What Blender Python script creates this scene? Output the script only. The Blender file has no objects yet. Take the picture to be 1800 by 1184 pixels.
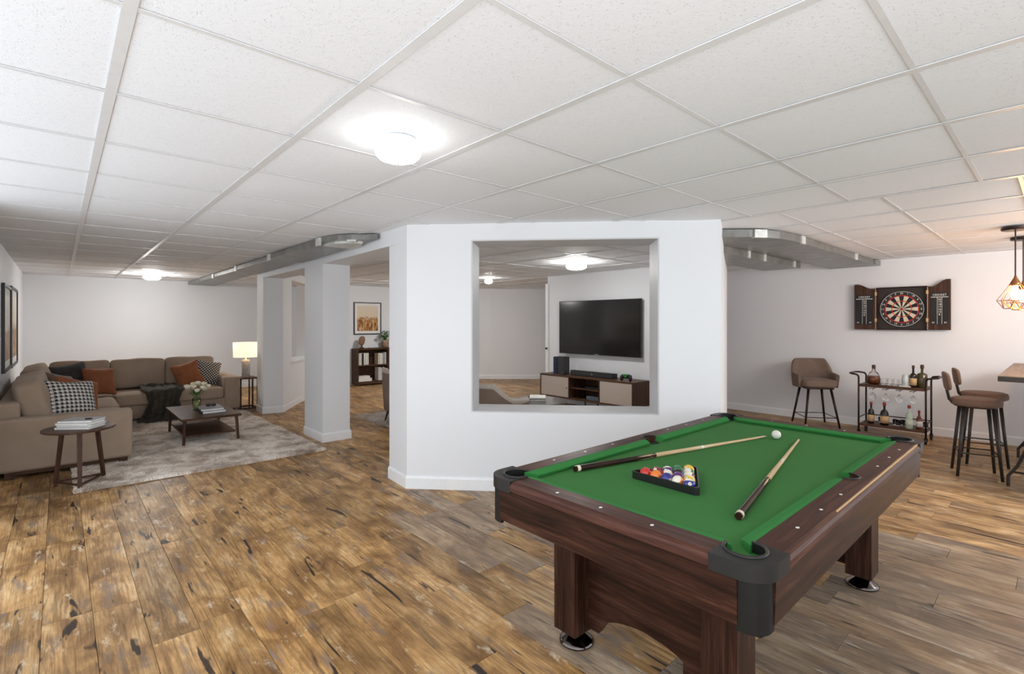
import bpy, math, random
from mathutils import Vector, Matrix, noise
R = math.radians
random.seed(7)
sc = bpy.context.scene
col = sc.collection
# ------------------------------------------------------------------ camera, world, lights, exposure
H = 1.54            # eye height; x runs along the pool table, y along the planks, camera over the origin
CEIL = 2.441
cam = bpy.data.cameras.new('camera'); cam_o = bpy.data.objects.new('camera', cam); col.objects.link(cam_o)
cam.sensor_width = 36; cam.lens = 880 / 1800 * 36; cam.shift_y = -26 / 1800
cam.clip_start = 0.05
cam_o.location = (0, 0, H); cam_o.rotation_euler = (R(90), 0, -math.atan2(.67083, .74162))
sc.camera = cam_o
w = bpy.data.worlds.new('world'); sc.world = w; w.use_nodes = True
w.node_tree.nodes['Background'].inputs[0].default_value = (.88, .94, 1, 1)
w.node_tree.nodes['Background'].inputs[1].default_value = 1.95
def area(name, loc, target, sx, sy, power, color=(1, 1, 1)):
    l = bpy.data.lights.new(name, 'AREA'); l.shape = 'RECTANGLE'; l.size = sx; l.size_y = sy
    l.energy = power; l.color = color
    o = bpy.data.objects.new(name, l); col.objects.link(o); o.location = loc
    o.rotation_euler = (Vector(target) - Vector(loc)).to_track_quat('-Z', 'Y').to_euler()
    return o
area('bounce_flash', (0.2, -.7, 1.0), (.3, .3, 2.44), 1.6, 1.2, 17)
area('rear_fill', (-1.2, -1.6, 1.7), (3.2, 4.6, 1.1), 2.0, 1.4, 6)  # unseen fill added behind the camera to brighten the front wall
area('side_fill', (5.9, -1.5, 2.3), (8.85, 4.6, 1.1), 1.6, .8, 72)  # unseen fill added beyond the right edge to lift the dartboard wall
sc.view_settings.view_transform = 'Standard'; sc.view_settings.look = 'None'
sc.view_settings.gamma = 1; sc.view_settings.use_curve_mapping = False
sc.view_settings.exposure = 0.15

# ------------------------------------------------------------------ materials
class NT:
    def __init__(s, name):
        s.m = bpy.data.materials.new(name); s.m.use_nodes = True; s.t = s.m.node_tree
        s.n = s.t.nodes; s.p = s.n['Principled BSDF']
    def link(s, a, b): s.t.links.new(a, b)
    def node(s, kind, **kw):
        x = s.n.new(kind)
        for k, v in kw.items():
            if k in x.inputs.keys(): x.inputs[k].default_value = v
            else: setattr(x, k, v)
        return x
    def set(s, **kw):
        for k, v in kw.items():
            s.p.inputs[k.replace('_', ' ')].default_value = v
    def coord(s, kind='Object', scale=(1, 1, 1), extra=None):
        if kind == 'World': src = s.node('ShaderNodeNewGeometry').outputs['Position']
        else: src = s.node('ShaderNodeTexCoord').outputs[kind]
        if extra is not None:
            ad = s.node('ShaderNodeVectorMath', operation='ADD'); s.link(src, ad.inputs[0]); s.link(extra, ad.inputs[1]); src = ad.outputs[0]
        mp = s.node('ShaderNodeMapping'); mp.inputs['Scale'].default_value = scale
        s.link(src, mp.inputs['Vector']); return mp.outputs[0]
    def noise(s, vec, scale, detail=4, rough=.55, dist=0):
        x = s.node('ShaderNodeTexNoise'); x.inputs['Scale'].default_value = scale; x.inputs['Detail'].default_value = detail
        x.inputs['Roughness'].default_value = rough; x.inputs['Distortion'].default_value = dist
        s.link(vec, x.inputs['Vector']); return x.outputs['Fac']
    def ramp(s, fac, stops):
        x = s.node('ShaderNodeValToRGB'); e = x.color_ramp.elements
        while len(e) < len(stops): e.new(.5)
        for q, (pos, c) in zip(e, stops):
            q.position = pos; q.color = (c, c, c, 1) if isinstance(c, (int, float)) else (*c, 1)
        s.link(fac, x.inputs[0]); return x.outputs[0]
    def mix(s, fac, a, b, mode='MIX'):
        x = s.node('ShaderNodeMix', data_type='RGBA', blend_type=mode)
        for sock, v in ((x.inputs[0], fac), (x.inputs[6], a), (x.inputs[7], b)):
            if isinstance(v, (int, float)): sock.default_value = v
            elif isinstance(v, tuple): sock.default_value = (*v, 1)
            else: s.link(v, sock)
        return x.outputs[2]
    def math(s, op, a, b=0.0):
        x = s.node('ShaderNodeMath', operation=op)
        for sock, v in ((x.inputs[0], a), (x.inputs[1], b)):
            if isinstance(v, (int, float)): sock.default_value = v
            else: s.link(v, sock)
        return x.outputs[0]
    def color(s, c):
        if isinstance(c, tuple): s.p.inputs['Base Color'].default_value = (*c, 1)
        else: s.link(c, s.p.inputs['Base Color'])
    def bump(s, h, strength=.3, dist=.01):
        b = s.node('ShaderNodeBump'); b.inputs['Strength'].default_value = strength; b.inputs['Distance'].default_value = dist
        s.link(h, b.inputs['Height']); s.link(b.outputs[0], s.p.inputs['Normal'])

def plain(name, c, rough=.5, metal=0, var=.12, vs=20, bump=0, bscale=200, **kw):
    t = NT(name); v = t.coord('Object')
    n = t.noise(v, vs, 3)
    lo = tuple(max(0, x * (1 - var)) for x in c); hi = tuple(min(1, x * (1 + var)) for x in c)
    t.color(t.ramp(n, [(.3, lo), (.7, hi)])); t.set(Roughness=rough, Metallic=metal)
    if bump: t.bump(t.noise(v, bscale, 2), bump, .004)
    for k, x in kw.items(): t.p.inputs[k.replace('_', ' ')].default_value = x
    return t.m
def wood(name, dark, mid, light, axis=0, rough=.35, scale=1.0, coat=0.0):
    t = NT(name); sc3 = [14, 14, 14]; sc3[axis] = .9
    f3 = [70, 70, 70]; f3[axis] = 3
    v = t.coord('Object', tuple(x * scale for x in sc3)); v2 = t.coord('Object', tuple(x * scale for x in f3))
    a = t.noise(v, 1.6, 5, .6, 1.2); b = t.noise(v2, 2.0, 3, .6)
    c = t.ramp(a, [(.3, dark), (.52, mid), (.72, light)])
    c2 = t.mix(t.ramp(b, [(.4, .0), (.62, .55)]), c, dark, 'MIX')
    t.color(c2); t.set(Roughness=rough); t.p.inputs['Specular IOR Level'].default_value = .16; t.p.inputs['Coat Weight'].default_value = coat
    t.p.inputs['Coat Roughness'].default_value = .25
    t.bump(b, .08, .002); return t.m
def fabric(name, c, var=.18, weave=900, rough=.95, blotch=6, sheen=.08):
    t = NT(name); v = t.coord('Object')
    n = t.noise(v, blotch, 4); f = t.noise(v, weave, 1)
    lo = tuple(x * (1 - var) for x in c); hi = tuple(min(1, x * (1 + var)) for x in c)
    base = t.ramp(n, [(.3, lo), (.7, hi)])
    t.color(t.mix(t.ramp(f, [(.35, 0.0), (.65, .35)]), base, tuple(x * .7 for x in c)))
    t.set(Roughness=rough); t.p.inputs['Sheen Weight'].default_value = sheen
    t.p.inputs['Specular IOR Level'].default_value = .25
    t.bump(f, .25, .002); return t.m
def glass(name, c=(1, 1, 1), rough=.02, ior=1.3, alpha=1.0):
    t = NT(name); t.color(c); t.set(Roughness=rough, IOR=ior); t.p.inputs['Transmission Weight'].default_value = 1
    return t.m
def emit(name, c, s, base=(.9, .9, .9)):
    t = NT(name); t.color(base); t.p.inputs['Emission Color'].default_value = (*c, 1); t.p.inputs['Emission Strength'].default_value = s
    return t.m

def wall_mat(name, c):
    t = NT(name); v = t.coord('World')
    n = t.noise(v, .9, 3); o = t.noise(v, 180, 2)
    t.color(t.mix(n, tuple(x * .97 for x in c), tuple(min(1, x * 1.03) for x in c)))
    t.set(Roughness=.55); t.bump(o, .06, .002); return t.m
M = {}
M['wall'] = wall_mat('white_wall_paint', (.80, .81, .83))
M['trim'] = plain('white_trim_paint', (.86, .87, .88), .35, var=.02)
M['lining'] = plain('grey_satin_paint', (.62, .62, .63), .52, var=.04, vs=3)
def tile_mat():
    t = NT('ceiling_tile_pitted'); v = t.coord('World')
    vo = t.node('ShaderNodeTexVoronoi'); vo.inputs['Scale'].default_value = 105; t.link(v, vo.inputs['Vector'])
    pit = t.ramp(vo.outputs['Distance'], [(.10, 0.0), (.32, 1.0)])
    n = t.noise(v, 60, 3)
    gate = t.ramp(t.noise(v, 38, 1), [(.48, 1.0), (.58, 0.0)])
    pit2 = t.math('MAXIMUM', pit, gate)
    col_ = t.mix(pit2, (.74, .76, .78), (.87, .89, .92))
    t.color(col_); t.set(Roughness=.75)
    hh = t.math('ADD', t.math('MULTIPLY', pit2, 1.0), t.math('MULTIPLY', n, .7))
    t.bump(hh, .45, .004); return t.m
M['tile'] = tile_mat()
M['tee'] = plain('white_grid_metal', (.74, .74, .74), .35, var=.03)
def plank_mat():
    t = NT('distressed_vinyl_plank')
    at = t.node('ShaderNodeAttribute', attribute_name='rnd'); tn = t.node('ShaderNodeAttribute', attribute_name='tone')
    cmb = t.node('ShaderNodeCombineXYZ')
    t.link(t.math('MULTIPLY', at.outputs['Fac'], 37.0), cmb.inputs[0]); t.link(t.math('MULTIPLY', at.outputs['Fac'], 91.0), cmb.inputs[1])
    off = cmb.outputs[0]
    big = t.noise(t.coord('World', (2.6, 1.1, 1), off), 2.1, 5, .62, .6)
    grain = t.noise(t.coord('World', (55, 1.7, 1), off), 1.6, 5, .7, .4)
    wave = t.noise(t.coord('World', (8, .75, 1), off), 2.4, 6, .65, 1.4)
    knot = t.noise(t.coord('World', (14, 1.9, 1), off), 1.0, 3, .5, .6)
    pale = t.noise(t.coord('World', (7, 2.0, 1), off), 1.7, 6, .75, .3)
    greyn = t.noise(t.coord('World', (5, 1.4, 1), off), 1.9, 4, .6, .2)
    base = t.ramp(big, [(.28, (.16, .072, .020)), (.41, (.33, .175, .062)), (.54, (.57, .325, .125)), (.70, (.78, .52, .26))])
    base = t.mix(t.ramp(wave, [(.38, .6), (.50, 0.0)]), base, (.18, .09, .032))
    base = t.mix(t.ramp(grain, [(.40, .45), (.56, 0.0)]), base, (.12, .06, .022))
    base = t.mix(t.ramp(pale, [(.58, 0.0), (.68, .75)]), base, (.80, .66, .47))
    base = t.mix(t.ramp(greyn, [(.57, 0.0), (.67, .7)]), base, (.19, .15, .135))
    base = t.mix(t.ramp(knot, [(.64, 0.0), (.675, .95)]), base, (.022, .015, .014))
    per = t.math('ADD', t.math('MULTIPLY', at.outputs['Fac'], .5), .75)
    hsv = t.node('ShaderNodeHueSaturation'); t.link(per, hsv.inputs['Value']); t.link(base, hsv.inputs['Color'])
    base = hsv.outputs[0]
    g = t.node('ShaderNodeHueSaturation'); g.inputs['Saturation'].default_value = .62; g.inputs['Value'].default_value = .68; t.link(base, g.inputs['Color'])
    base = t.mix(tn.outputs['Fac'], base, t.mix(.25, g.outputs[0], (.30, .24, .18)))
    t.color(base)
    t.link(t.ramp(grain, [(.3, .48), (.7, .36)]), t.p.inputs['Roughness']); t.p.inputs['Specular IOR Level'].default_value = .25
    t.bump(t.math('ADD', t.math('MULTIPLY', grain, .6), t.math('MULTIPLY', knot, -.6)), .12, .003)
    return t.m
M['plank'] = plank_mat()
M['subfloor'] = plain('dark_underlay', (.03, .02, .015), .9)
WD, WM, WL = (.011, .005, .0035), (.046, .018, .011), (.095, .040, .026)
M['wal_x'] = wood('walnut_lengthwise', WD, WM, WL, 0, .33, 1, .05)
M['wal_y'] = wood('walnut_crosswise', WD, WM, WL, 1, .33, 1, .05)
M['wal_z'] = wood('walnut_upright', WD, WM, WL, 2, .35, 1, .05)
M['rail_x'] = wood('rail_walnut_lengthwise', (.03, .012, .009), (.085, .034, .023), (.14, .060, .042), 0, .42)
M['rail_y'] = wood('rail_walnut_crosswise', (.03, .012, .009), (.085, .034, .023), (.14, .060, .042), 1, .42)
M['brown_x'] = wood('brown_wood_lengthwise', (.045, .022, .013), (.11, .055, .033), (.17, .09, .055), 0, .4)
M['brown_y'] = wood('brown_wood_crosswise', (.045, .022, .013), (.11, .055, .033), (.17, .09, .055), 1, .4)
M['brown_z'] = wood('brown_wood_upright', (.04, .02, .012), (.085, .042, .026), (.13, .07, .045), 2, .4)
M['oak_y'] = wood('tan_counter_wood', (.16, .10, .06), (.27, .18, .115), (.36, .25, .165), 0, .4)
M['felt'] = fabric('green_felt', (.046, .190, .045), .05, 1400, .9, 2, 0)
M['felt2'] = fabric('green_cushion_felt', (.032, .215, .045), .05, 1400, .85, 2, 0)
M['black'] = plain('black_moulded_plastic', (.011, .0105, .010), .38, var=.1)
M['cap'] = plain('charcoal_corner_cap', (.013, .0125, .012), .40, var=.08, bump=.1, bscale=500, Specular_IOR_Level=.35)
M['skirt'] = plain('black_corner_skirt', (.0085, .0082, .0075), .5, var=.08, Specular_IOR_Level=.25)
M['hole'] = plain('black_pocket_liner', (.006, .006, .006), .7)
M['chrome'] = plain('polished_dark_metal', (.12, .10, .095), .14, 1, var=.05)
M['pearl'] = plain('pearl_dot', (.85, .83, .80), .25, var=.02)
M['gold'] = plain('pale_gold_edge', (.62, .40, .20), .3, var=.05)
M['ash'] = wood('pale_maple', (.50, .34, .18), (.66, .48, .28), (.76, .58, .38), 0, .3)
M['ebony'] = wood('dark_cue_butt', (.012, .006, .004), (.035, .016, .011), (.075, .032, .02), 0, .25)
M['ivory'] = plain('cream_ring', (.75, .66, .50), .35, var=.03)
M['sofa'] = fabric('taupe_sofa_fabric', (.39, .295, .222), .07, 700, .95, 5)
M['rust'] = fabric('rust_pillow_fabric', (.30, .105, .045), .2, 500, .8, 9)
M['mocha'] = fabric('mocha_pillow_fabric', (.20, .135, .10), .2, 500, .8, 9)
M['slate'] = fabric('slate_pillow_fabric', (.052, .050, .052), .3, 300, .9, 12)
M['throw'] = fabric('olive_throw_fabric', (.048, .042, .032), .45, 400, .95, 14)
M['metal'] = plain('dark_bronze_metal', (.035, .020, .015), .4, .7, var=.15)
M['gunmetal'] = plain('gunmetal_leg', (.045, .036, .031), .42, .5, var=.2)
M['velvet'] = fabric('taupe_velvet', (.185, .130, .100), .14, 600, .9, 10)
M['leather'] = fabric('brown_suede', (.175, .105, .075), .14, 400, .75, 12)
M['cream'] = fabric('cream_upholstery', (.62, .56, .50), .05, 700, .9, 6)
M['tan'] = fabric('tan_upholstery', (.27, .20, .155), .07, 700, .9, 6)
M['white'] = plain('white_paper', (.82, .81, .78), .7, var=.04)
M['grey'] = plain('grey_cover', (.35, .35, .36), .6, var=.1)
M['dgrey'] = plain('dark_grey_cover', (.03, .03, .033), .45, var=.1)
M['greige'] = plain('greige_lacquer', (.50, .43, .375), .5, var=.02)
M['screen'] = plain('dark_glass_screen', (.012, .012, .012), .12, var=.05)
M['galv'] = plain('galvanised_sheet', (.25, .25, .235), .34, .6, var=.28, vs=5)
M['galv_light'] = plain('duct_band_metal', (.66, .66, .63), .4, .3, var=.15, vs=20)
M['glass'] = glass('clear_glass', (1, 1, 1), .01, 1.25)
M['thin_glass'] = glass('thin_vase_glass', (1, 1, 1), .01, 1.06)
M['leaf'] = plain('green_leaf', (.045, .16, .025), .5, var=.4, vs=30)
M['petal'] = plain('cream_petal', (.86, .80, .62), .6, var=.08, vs=60)
M['water'] = plain('green_stems_in_water', (.22, .26, .08), .15, var=.35, vs=40)
M['red'] = plain('red_wax', (.25, .012, .010), .35)
M['amberlabel'] = plain('tan_label', (.55, .36, .18), .6, var=.25, vs=80)
M['whitelabel'] = plain('white_green_label', (.6, .68, .55), .6, var=.2, vs=90)
M['amber'] = plain('amber_spirit', (.16, .045, .015), .12, var=.6, vs=60)
M['olive'] = plain('olive_glass', (.065, .050, .022), .12, var=.2)
M['darkbottle'] = plain('dark_bottle_glass', (.012, .009, .007), .08, var=.2)
M['paleglass'] = plain('frosted_green_glass', (.45, .55, .45), .1, var=.1)
M['copper'] = plain('copper_wire', (.30, .13, .05), .3, .8)
M['green'] = plain('bright_green_plastic', (.03, .35, .05), .4)
M['navy'] = plain('navy_plastic', (.012, .016, .06), .25)
M['shade'] = emit('glowing_linen_shade', (1, .80, .58), .95, (.8, .7, .55))
M['bulb'] = emit('glowing_filament_bulb', (1, .48, .15), 150)

# ------------------------------------------------------------------ mesh helpers
class MB:
    def __init__(s): s.v = []; s.f = []; s.mi = []; s.cur = 0
    def add(s, vs, fs):
        k = len(s.v); s.v += [tuple(p) for p in vs]; s.f += [tuple(i + k for i in f) for f in fs]; s.mi += [s.cur] * len(fs); return s
    def box(s, x0, x1, y0, y1, z0, z1):
        v = [(x, y, z) for z in (z0, z1) for y in (y0, y1) for x in (x0, x1)]
        return s.add(v, [(0, 2, 3, 1), (4, 5, 7, 6), (0, 1, 5, 4), (2, 6, 7, 3), (0, 4, 6, 2), (1, 3, 7, 5)])
    def prism(s, poly, z0, z1):
        n = len(poly)
        if sum(poly[i][0] * poly[(i + 1) % n][1] - poly[(i + 1) % n][0] * poly[i][1] for i in range(n)) < 0: poly = poly[::-1]
        v = [(x, y, z0) for x, y in poly] + [(x, y, z1) for x, y in poly]
        f = [tuple(range(n))[::-1], tuple(range(n, 2 * n))] + [(i, (i + 1) % n, (i + 1) % n + n, i + n) for i in range(n)]
        return s.add(v, f)
    def extr(s, prof, axis, a0, a1, frm=None):
        """profile (u,z) extruded along x ('x': u is y) or y ('y': u is x)"""
        n = len(prof)
        mk = (lambda u, z, a: (a, u, z)) if axis == 'x' else (lambda u, z, a: (u, a, z))
        v = [mk(u, z, a0) for u, z in prof] + [mk(u, z, a1) for u, z in prof]
        return s.add(v, [tuple(range(n)), tuple(range(n, 2 * n))[::-1]] + [(i, i + n, (i + 1) % n + n, (i + 1) % n) for i in range(n)])
    def cyl(s, p0, p1, r0, r1=None, n=12, caps=True):
        r1 = r0 if r1 is None else r1; p0 = Vector(p0); p1 = Vector(p1); d = (p1 - p0).normalized()
        u = d.orthogonal().normalized() if abs(d.z) < .99 else Vector((1, 0, 0)); u = (u - d * u.dot(d)).normalized(); q = d.cross(u)
        v = []
        for p, r in ((p0, r0), (p1, r1)):
            for i in range(n):
                t = 2 * math.pi * i / n; v.append(p + (u * math.cos(t) + q * math.sin(t)) * r)
        f = [(i, (i + 1) % n, (i + 1) % n + n, i + n) for i in range(n)]
        if caps: f += [tuple(range(n))[::-1], tuple(range(n, 2 * n))]
        return s.add(v, f)
    def tube(s, path, r, n=8, closed=False):
        path = [Vector(p) for p in path]; m = len(path); v = []; up = None
        for i, p in enumerate(path):
            a = path[i - 1] if (i > 0 or closed) else p; b = path[(i + 1) % m] if (i < m - 1 or closed) else p
            d = (b - a).normalized()
            if up is None: up = d.orthogonal().normalized()
            up = (up - d * up.dot(d)).normalized(); q = d.cross(up)
            rr = r[i] if isinstance(r, (list, tuple)) else r
            for k in range(n):
                t = 2 * math.pi * k / n; v.append(p + (up * math.cos(t) + q * math.sin(t)) * rr)
        f = [(i * n + k, i * n + (k + 1) % n, ((i + 1) % m) * n + (k + 1) % n, ((i + 1) % m) * n + k) for i in range(m if closed else m - 1) for k in range(n)]
        if not closed: f += [tuple(range(n))[::-1], tuple(range((m - 1) * n, m * n))]
        return s.add(v, f)
    def lathe(s, prof, c=(0, 0, 0), n=24, sx=1, sy=1):
        v = []; f = []; m = len(prof)
        for r, z in prof:
            for i in range(n):
                t = 2 * math.pi * i / n; v.append((c[0] + r * math.cos(t) * sx, c[1] + r * math.sin(t) * sy, c[2] + z))
        for j in range(m - 1):
            for i in range(n): f.append((j * n + i, j * n + (i + 1) % n, (j + 1) * n + (i + 1) % n, (j + 1) * n + i))
        if prof[0][0] > 1e-4: f.append(tuple(range(n))[::-1])
        if prof[-1][0] > 1e-4: f.append(tuple(range((m - 1) * n, m * n)))
        return s.add(v, f)
    def cushion(s, c, size, e=7, puff=(0, 0, 0), n=9, rot=None, pinch=0, wob=0, seed=0):
        """rounded box; puff = outward bulge on each axis; pinch draws a throw pillow's edges thin"""
        idx = {}; v = []; f = []; c = Vector(c)
        def vert(p):
            key = tuple(round(q, 5) for q in p)
            if key in idx: return idx[key]
            x, y, z = p
            k = (abs(x) ** e + abs(y) ** e + abs(z) ** e) ** (1 / e); q = [x / k, y / k, z / k]
            if pinch:   # thin along axis 1 towards the edges, corners pulled out
                edge = max(0, (1 - abs(q[0]) ** 3.0) * (1 - abs(q[2]) ** 3.0)) ** .5
                q[1] *= .10 + .9 * edge
                pull = 1 - pinch * .5 * ((1 - q[0] ** 2) * abs(q[2]) + (1 - q[2] ** 2) * abs(q[0])) ** 1.0
                q[0] *= pull; q[2] *= pull
            for a in range(3):
                b1, b2 = [i for i in range(3) if i != a]
                q[a] *= 1 + puff[a] * (1 - q[b1] ** 2) * (1 - q[b2] ** 2)
            P = Vector((q[0] * size[0] / 2, q[1] * size[1] / 2, q[2] * size[2] / 2))
            if wob:
                P += noise.noise_vector(P * 5 + Vector((seed * 7.3, seed * 3.1, 0))) * wob
            if rot is not None: P = rot @ P
            idx[key] = len(v); v.append(P + c); return idx[key]
        for a in range(3):
            b1, b2 = (a + 1) % 3, (a + 2) % 3
            for sg in (-1, 1):
                for i in range(n):
                    for j in range(n):
                        q = []
                        for (di, dj) in ((0, 0), (1, 0), (1, 1), (0, 1)):
                            p = [0, 0, 0]; p[a] = sg; p[b1] = -1 + 2 * (i + di) / n; p[b2] = -1 + 2 * (j + dj) / n; q.append(vert(p))
                        if sg < 0: q = q[::-1]
                        f.append(tuple(q))
        return s.add(v, f)
    def build(s, name, mat, parent=None, world=False, smooth=False, bevel=0, bseg=2, sub=0, solid=0):
        me = bpy.data.meshes.new(name)
        vs = s.v
        if world and parent is not None:
            r = parent
            while r.parent: r = r.parent
            L = r.location; vs = [(p[0] - L.x, p[1] - L.y, p[2] - L.z) for p in vs]
        me.from_pydata([tuple(p) for p in vs], [], s.f); me.validate(); me.update()
        for m_ in (mat if isinstance(mat, (list, tuple)) else [mat]): me.materials.append(m_)
        if len(me.materials) > 1: me.polygons.foreach_set('material_index', s.mi)
        if smooth: me.polygons.foreach_set('use_smooth', [True] * len(me.polygons))
        o = bpy.data.objects.new(name, me); col.objects.link(o)
        if parent is not None: o.parent = parent
        if solid: m = o.modifiers.new('solid', 'SOLIDIFY'); m.thickness = solid
        if bevel:
            m = o.modifiers.new('bevel', 'BEVEL'); m.width = bevel; m.segments = bseg; m.limit_method = 'ANGLE'; m.angle_limit = R(40)
            me.polygons.foreach_set('use_smooth', [True] * len(me.polygons))
            m.harden_normals = True
        if sub: m = o.modifiers.new('sub', 'SUBSURF'); m.levels = sub; m.render_levels = sub
        return o
def tag(o, label=None, cat=None, group=None, kind=None):
    if label: o['label'] = label
    if cat: o['category'] = cat
    if group: o['group'] = group
    if kind: o['kind'] = kind
    return o
def root(name, loc, label, cat, group=None, rz=0):
    o = bpy.data.objects.new(name, None); col.objects.link(o); o.location = loc; o.rotation_euler = (0, 0, rz); o.empty_display_size = .1
    return tag(o, label, cat, group)
KIDS = {}
def copy_tree(o, parent=None):
    c = o.copy(); col.objects.link(c); c.parent = parent
    for ch in [x for x in list(bpy.data.objects) if x.parent == o]: copy_tree(ch, c)
    return c
def text(name, s, mat, parent, loc, rot, size, ext=.0004, align='CENTER'):
    cu = bpy.data.curves.new(name, 'FONT'); cu.body = s; cu.size = size; cu.extrude = ext; cu.align_x = align; cu.align_y = 'CENTER'; cu.resolution_u = 2
    t = bpy.data.objects.new(name, cu); col.objects.link(t)
    dg = bpy.context.evaluated_depsgraph_get(); me = bpy.data.meshes.new_from_object(t.evaluated_get(dg))
    bpy.data.objects.remove(t); me.materials.clear(); me.materials.append(mat)
    o = bpy.data.objects.new(name, me); col.objects.link(o); o.parent = parent; o.location = loc; o.rotation_euler = rot
    return o
def cam_xy(x, y):   # room point -> (right, depth) of the viewpoint, used only to skip pieces never in view
    return (.74162 * x - .67083 * y, .67083 * x + .74162 * y)
def struct(o): o['kind'] = 'structure'; return o

# ------------------------------------------------------------------ floor
def build_floor():
    f = struct(MB().box(-.7, 12.2, -3.2, 13.4, -.06, -.012).build('floor', M['subfloor']))
    PW, PL = .198, 1.22
    planks = []
    rnd = random.Random(3)
    x = -.66
    while x < 11.9:
        y = -3.1 - rnd.random() * PL
        while y < 13.3:
            y0, y1 = max(y, -3.15), min(y + PL, 13.35)
            if y1 - y0 > .05: planks.append((x, x + PW, y0, y1))
            y += PL
        x += PW
    def vis(p):
        best = 0
        for yy in (p[2], (p[2] + p[3]) / 2, p[3]):
            X, Y = cam_xy((p[0] + p[1]) / 2, yy)
            if Y > .9 and abs(X / Y) < 1.1:
                best = max(best, 1 / Y ** 3 * (p[3] - p[2]))
        # behind the island of walls the boards barely show
        if p[0] > 2.6 and p[2] > 4.0 + .0 * p[0] and not (p[0] < 5 and p[2] > 6.5): best *= .2
        return best
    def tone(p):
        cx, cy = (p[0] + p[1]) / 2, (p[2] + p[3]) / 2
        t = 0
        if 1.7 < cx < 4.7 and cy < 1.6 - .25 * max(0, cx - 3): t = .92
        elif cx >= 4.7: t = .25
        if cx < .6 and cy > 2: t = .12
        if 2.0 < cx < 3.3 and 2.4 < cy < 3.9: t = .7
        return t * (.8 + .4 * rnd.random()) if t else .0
    def geo(mb, p):
        g, c = .0006, .0013; x0, x1, y0, y1 = p[0] + g, p[1] - g, p[2] + g, p[3] - g
        v = []
        for z, i in ((-.012, 0), (-.0022, 0), (0, c)):
            v += [(x0 + i, y0 + i, z), (x1 - i, y0 + i, z), (x1 - i, y1 - i, z), (x0 + i, y1 - i, z)]
        fs = [(8, 9, 10, 11)] + [(k + a, k + (a + 1) % 4, k + (a + 1) % 4 + 4, k + a + 4) for k in (0, 4) for a in range(4)]
        mb.add(v, fs); return len(fs)
    def attrs(me, vals):
        for nm, arr in vals.items():
            a = me.attributes.new(nm, 'FLOAT', 'FACE'); a.data.foreach_set('value', arr)
    planks.sort(key=vis, reverse=True)
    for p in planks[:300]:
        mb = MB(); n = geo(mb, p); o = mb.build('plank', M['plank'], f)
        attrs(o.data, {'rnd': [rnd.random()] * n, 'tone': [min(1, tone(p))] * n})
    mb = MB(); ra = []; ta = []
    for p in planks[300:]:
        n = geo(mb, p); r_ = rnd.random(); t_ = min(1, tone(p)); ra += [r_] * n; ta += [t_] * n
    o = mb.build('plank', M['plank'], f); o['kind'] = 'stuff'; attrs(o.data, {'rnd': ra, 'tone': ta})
build_floor()

# ------------------------------------------------------------------ ceiling
def build_ceiling():
    c = struct(MB().box(-.7, 12.2, -2.2, 13.4, CEIL + .03, CEIL + .1).build('ceiling', M['trim']))
    PB, PA = .708, .7180
    cache = {}
    def tile(x0, x1, y0, y1):
        w_, h_ = round(x1 - x0, 3), round(y1 - y0, 3)
        var = random.randrange(4); key = (w_, h_, var)
        if key not in cache:
            mb = MB(); n = 6; v = []; f = []
            for j in range(n + 1):
                for i in range(n + 1):
                    u, q = i / n, j / n
                    sag = (.0015 + .0022 * var) * (4 * u * (1 - u)) * (4 * q * (1 - q))
                    v.append((u * w_, q * h_, .006 - sag))
            for j in range(n):
                for i in range(n): k = j * (n + 1) + i; f.append((k, k + n + 1, k + n + 2, k + 1))
            mb.add(v, f); o = mb.build('ceiling_tile', M['tile'], c, smooth=True); cache[key] = o.data
        else:
            o = bpy.data.objects.new('ceiling_tile', cache[key]); col.objects.link(o); o.parent = c
        o.location = (x0, y0, CEIL)
    def bar(x0, x1, y0, y1, dz=0):
        mb = MB(); mb.box(x0, x1, y0, y1, CEIL - .001 + dz, CEIL + .003)
        e = .0045
        if x1 - x0 < y1 - y0: mb.box((x0 + x1) / 2 - e, (x0 + x1) / 2 + e, y0, y1, CEIL + .003, CEIL + .028)
        else: mb.box(x0, x1, (y0 + y1) / 2 - e, (y0 + y1) / 2 + e, CEIL + .003, CEIL + .028)
        mb.build('grid_bar', M['tee'], c)
    XS = [-.558 + PB * k for k in range(8)]          # -.558 ... 4.398
    XR = [4.398 + .70 * k for k in range(1, 11)]
    YS = [.363 + PA * k for k in range(-3, 19)]
    YR = [.19 + .70 * k for k in range(-3, 20)]
    ymax = 13.2
    YS = [y for y in YS if y < ymax] + [ymax]; YR = [y for y in YR if y < ymax] + [ymax]
    def seen(x0, x1, y0, y1):
        for xx in (x0, (x0 + x1) / 2, x1):
            for yy in (y0, (y0 + y1) / 2, y1):
                X, Y = cam_xy(xx, yy)
                if Y > .85 and abs(X / Y) < 1.12 and .9 / Y < .72: return True
        return False
    tiles = [(XS[i], XS[i + 1], YS[j], YS[j + 1]) for i in range(7) for j in range(len(YS) - 1)]
    XX = [4.398] + XR
    tiles += [(XX[i], XX[i + 1], YR[j], YR[j + 1]) for i in range(len(XX) - 1) for j in range(len(YR) - 1)]
    rest = MB()
    for t in tiles:
        if seen(*t): tile(*t)
        else: rest.box(t[0], t[1], t[2], t[3], CEIL + .006, CEIL + .012)
    o = rest.build('ceiling_tile', M['tile'], c); o['kind'] = 'stuff'
    for k, x in enumerate(XS): bar(x - .018, x + .018, YS[0], ymax)
    for y in YS[:-1]: bar(-.6, 4.40, y - .010, y + .010, .0012)
    for x in XR[:-1]: bar(x - .014, x + .014, YR[0], ymax)
    for y in YR[:-1]: bar(4.40, XX[-1], y - .009, y + .009, .0012)
build_ceiling()

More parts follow.
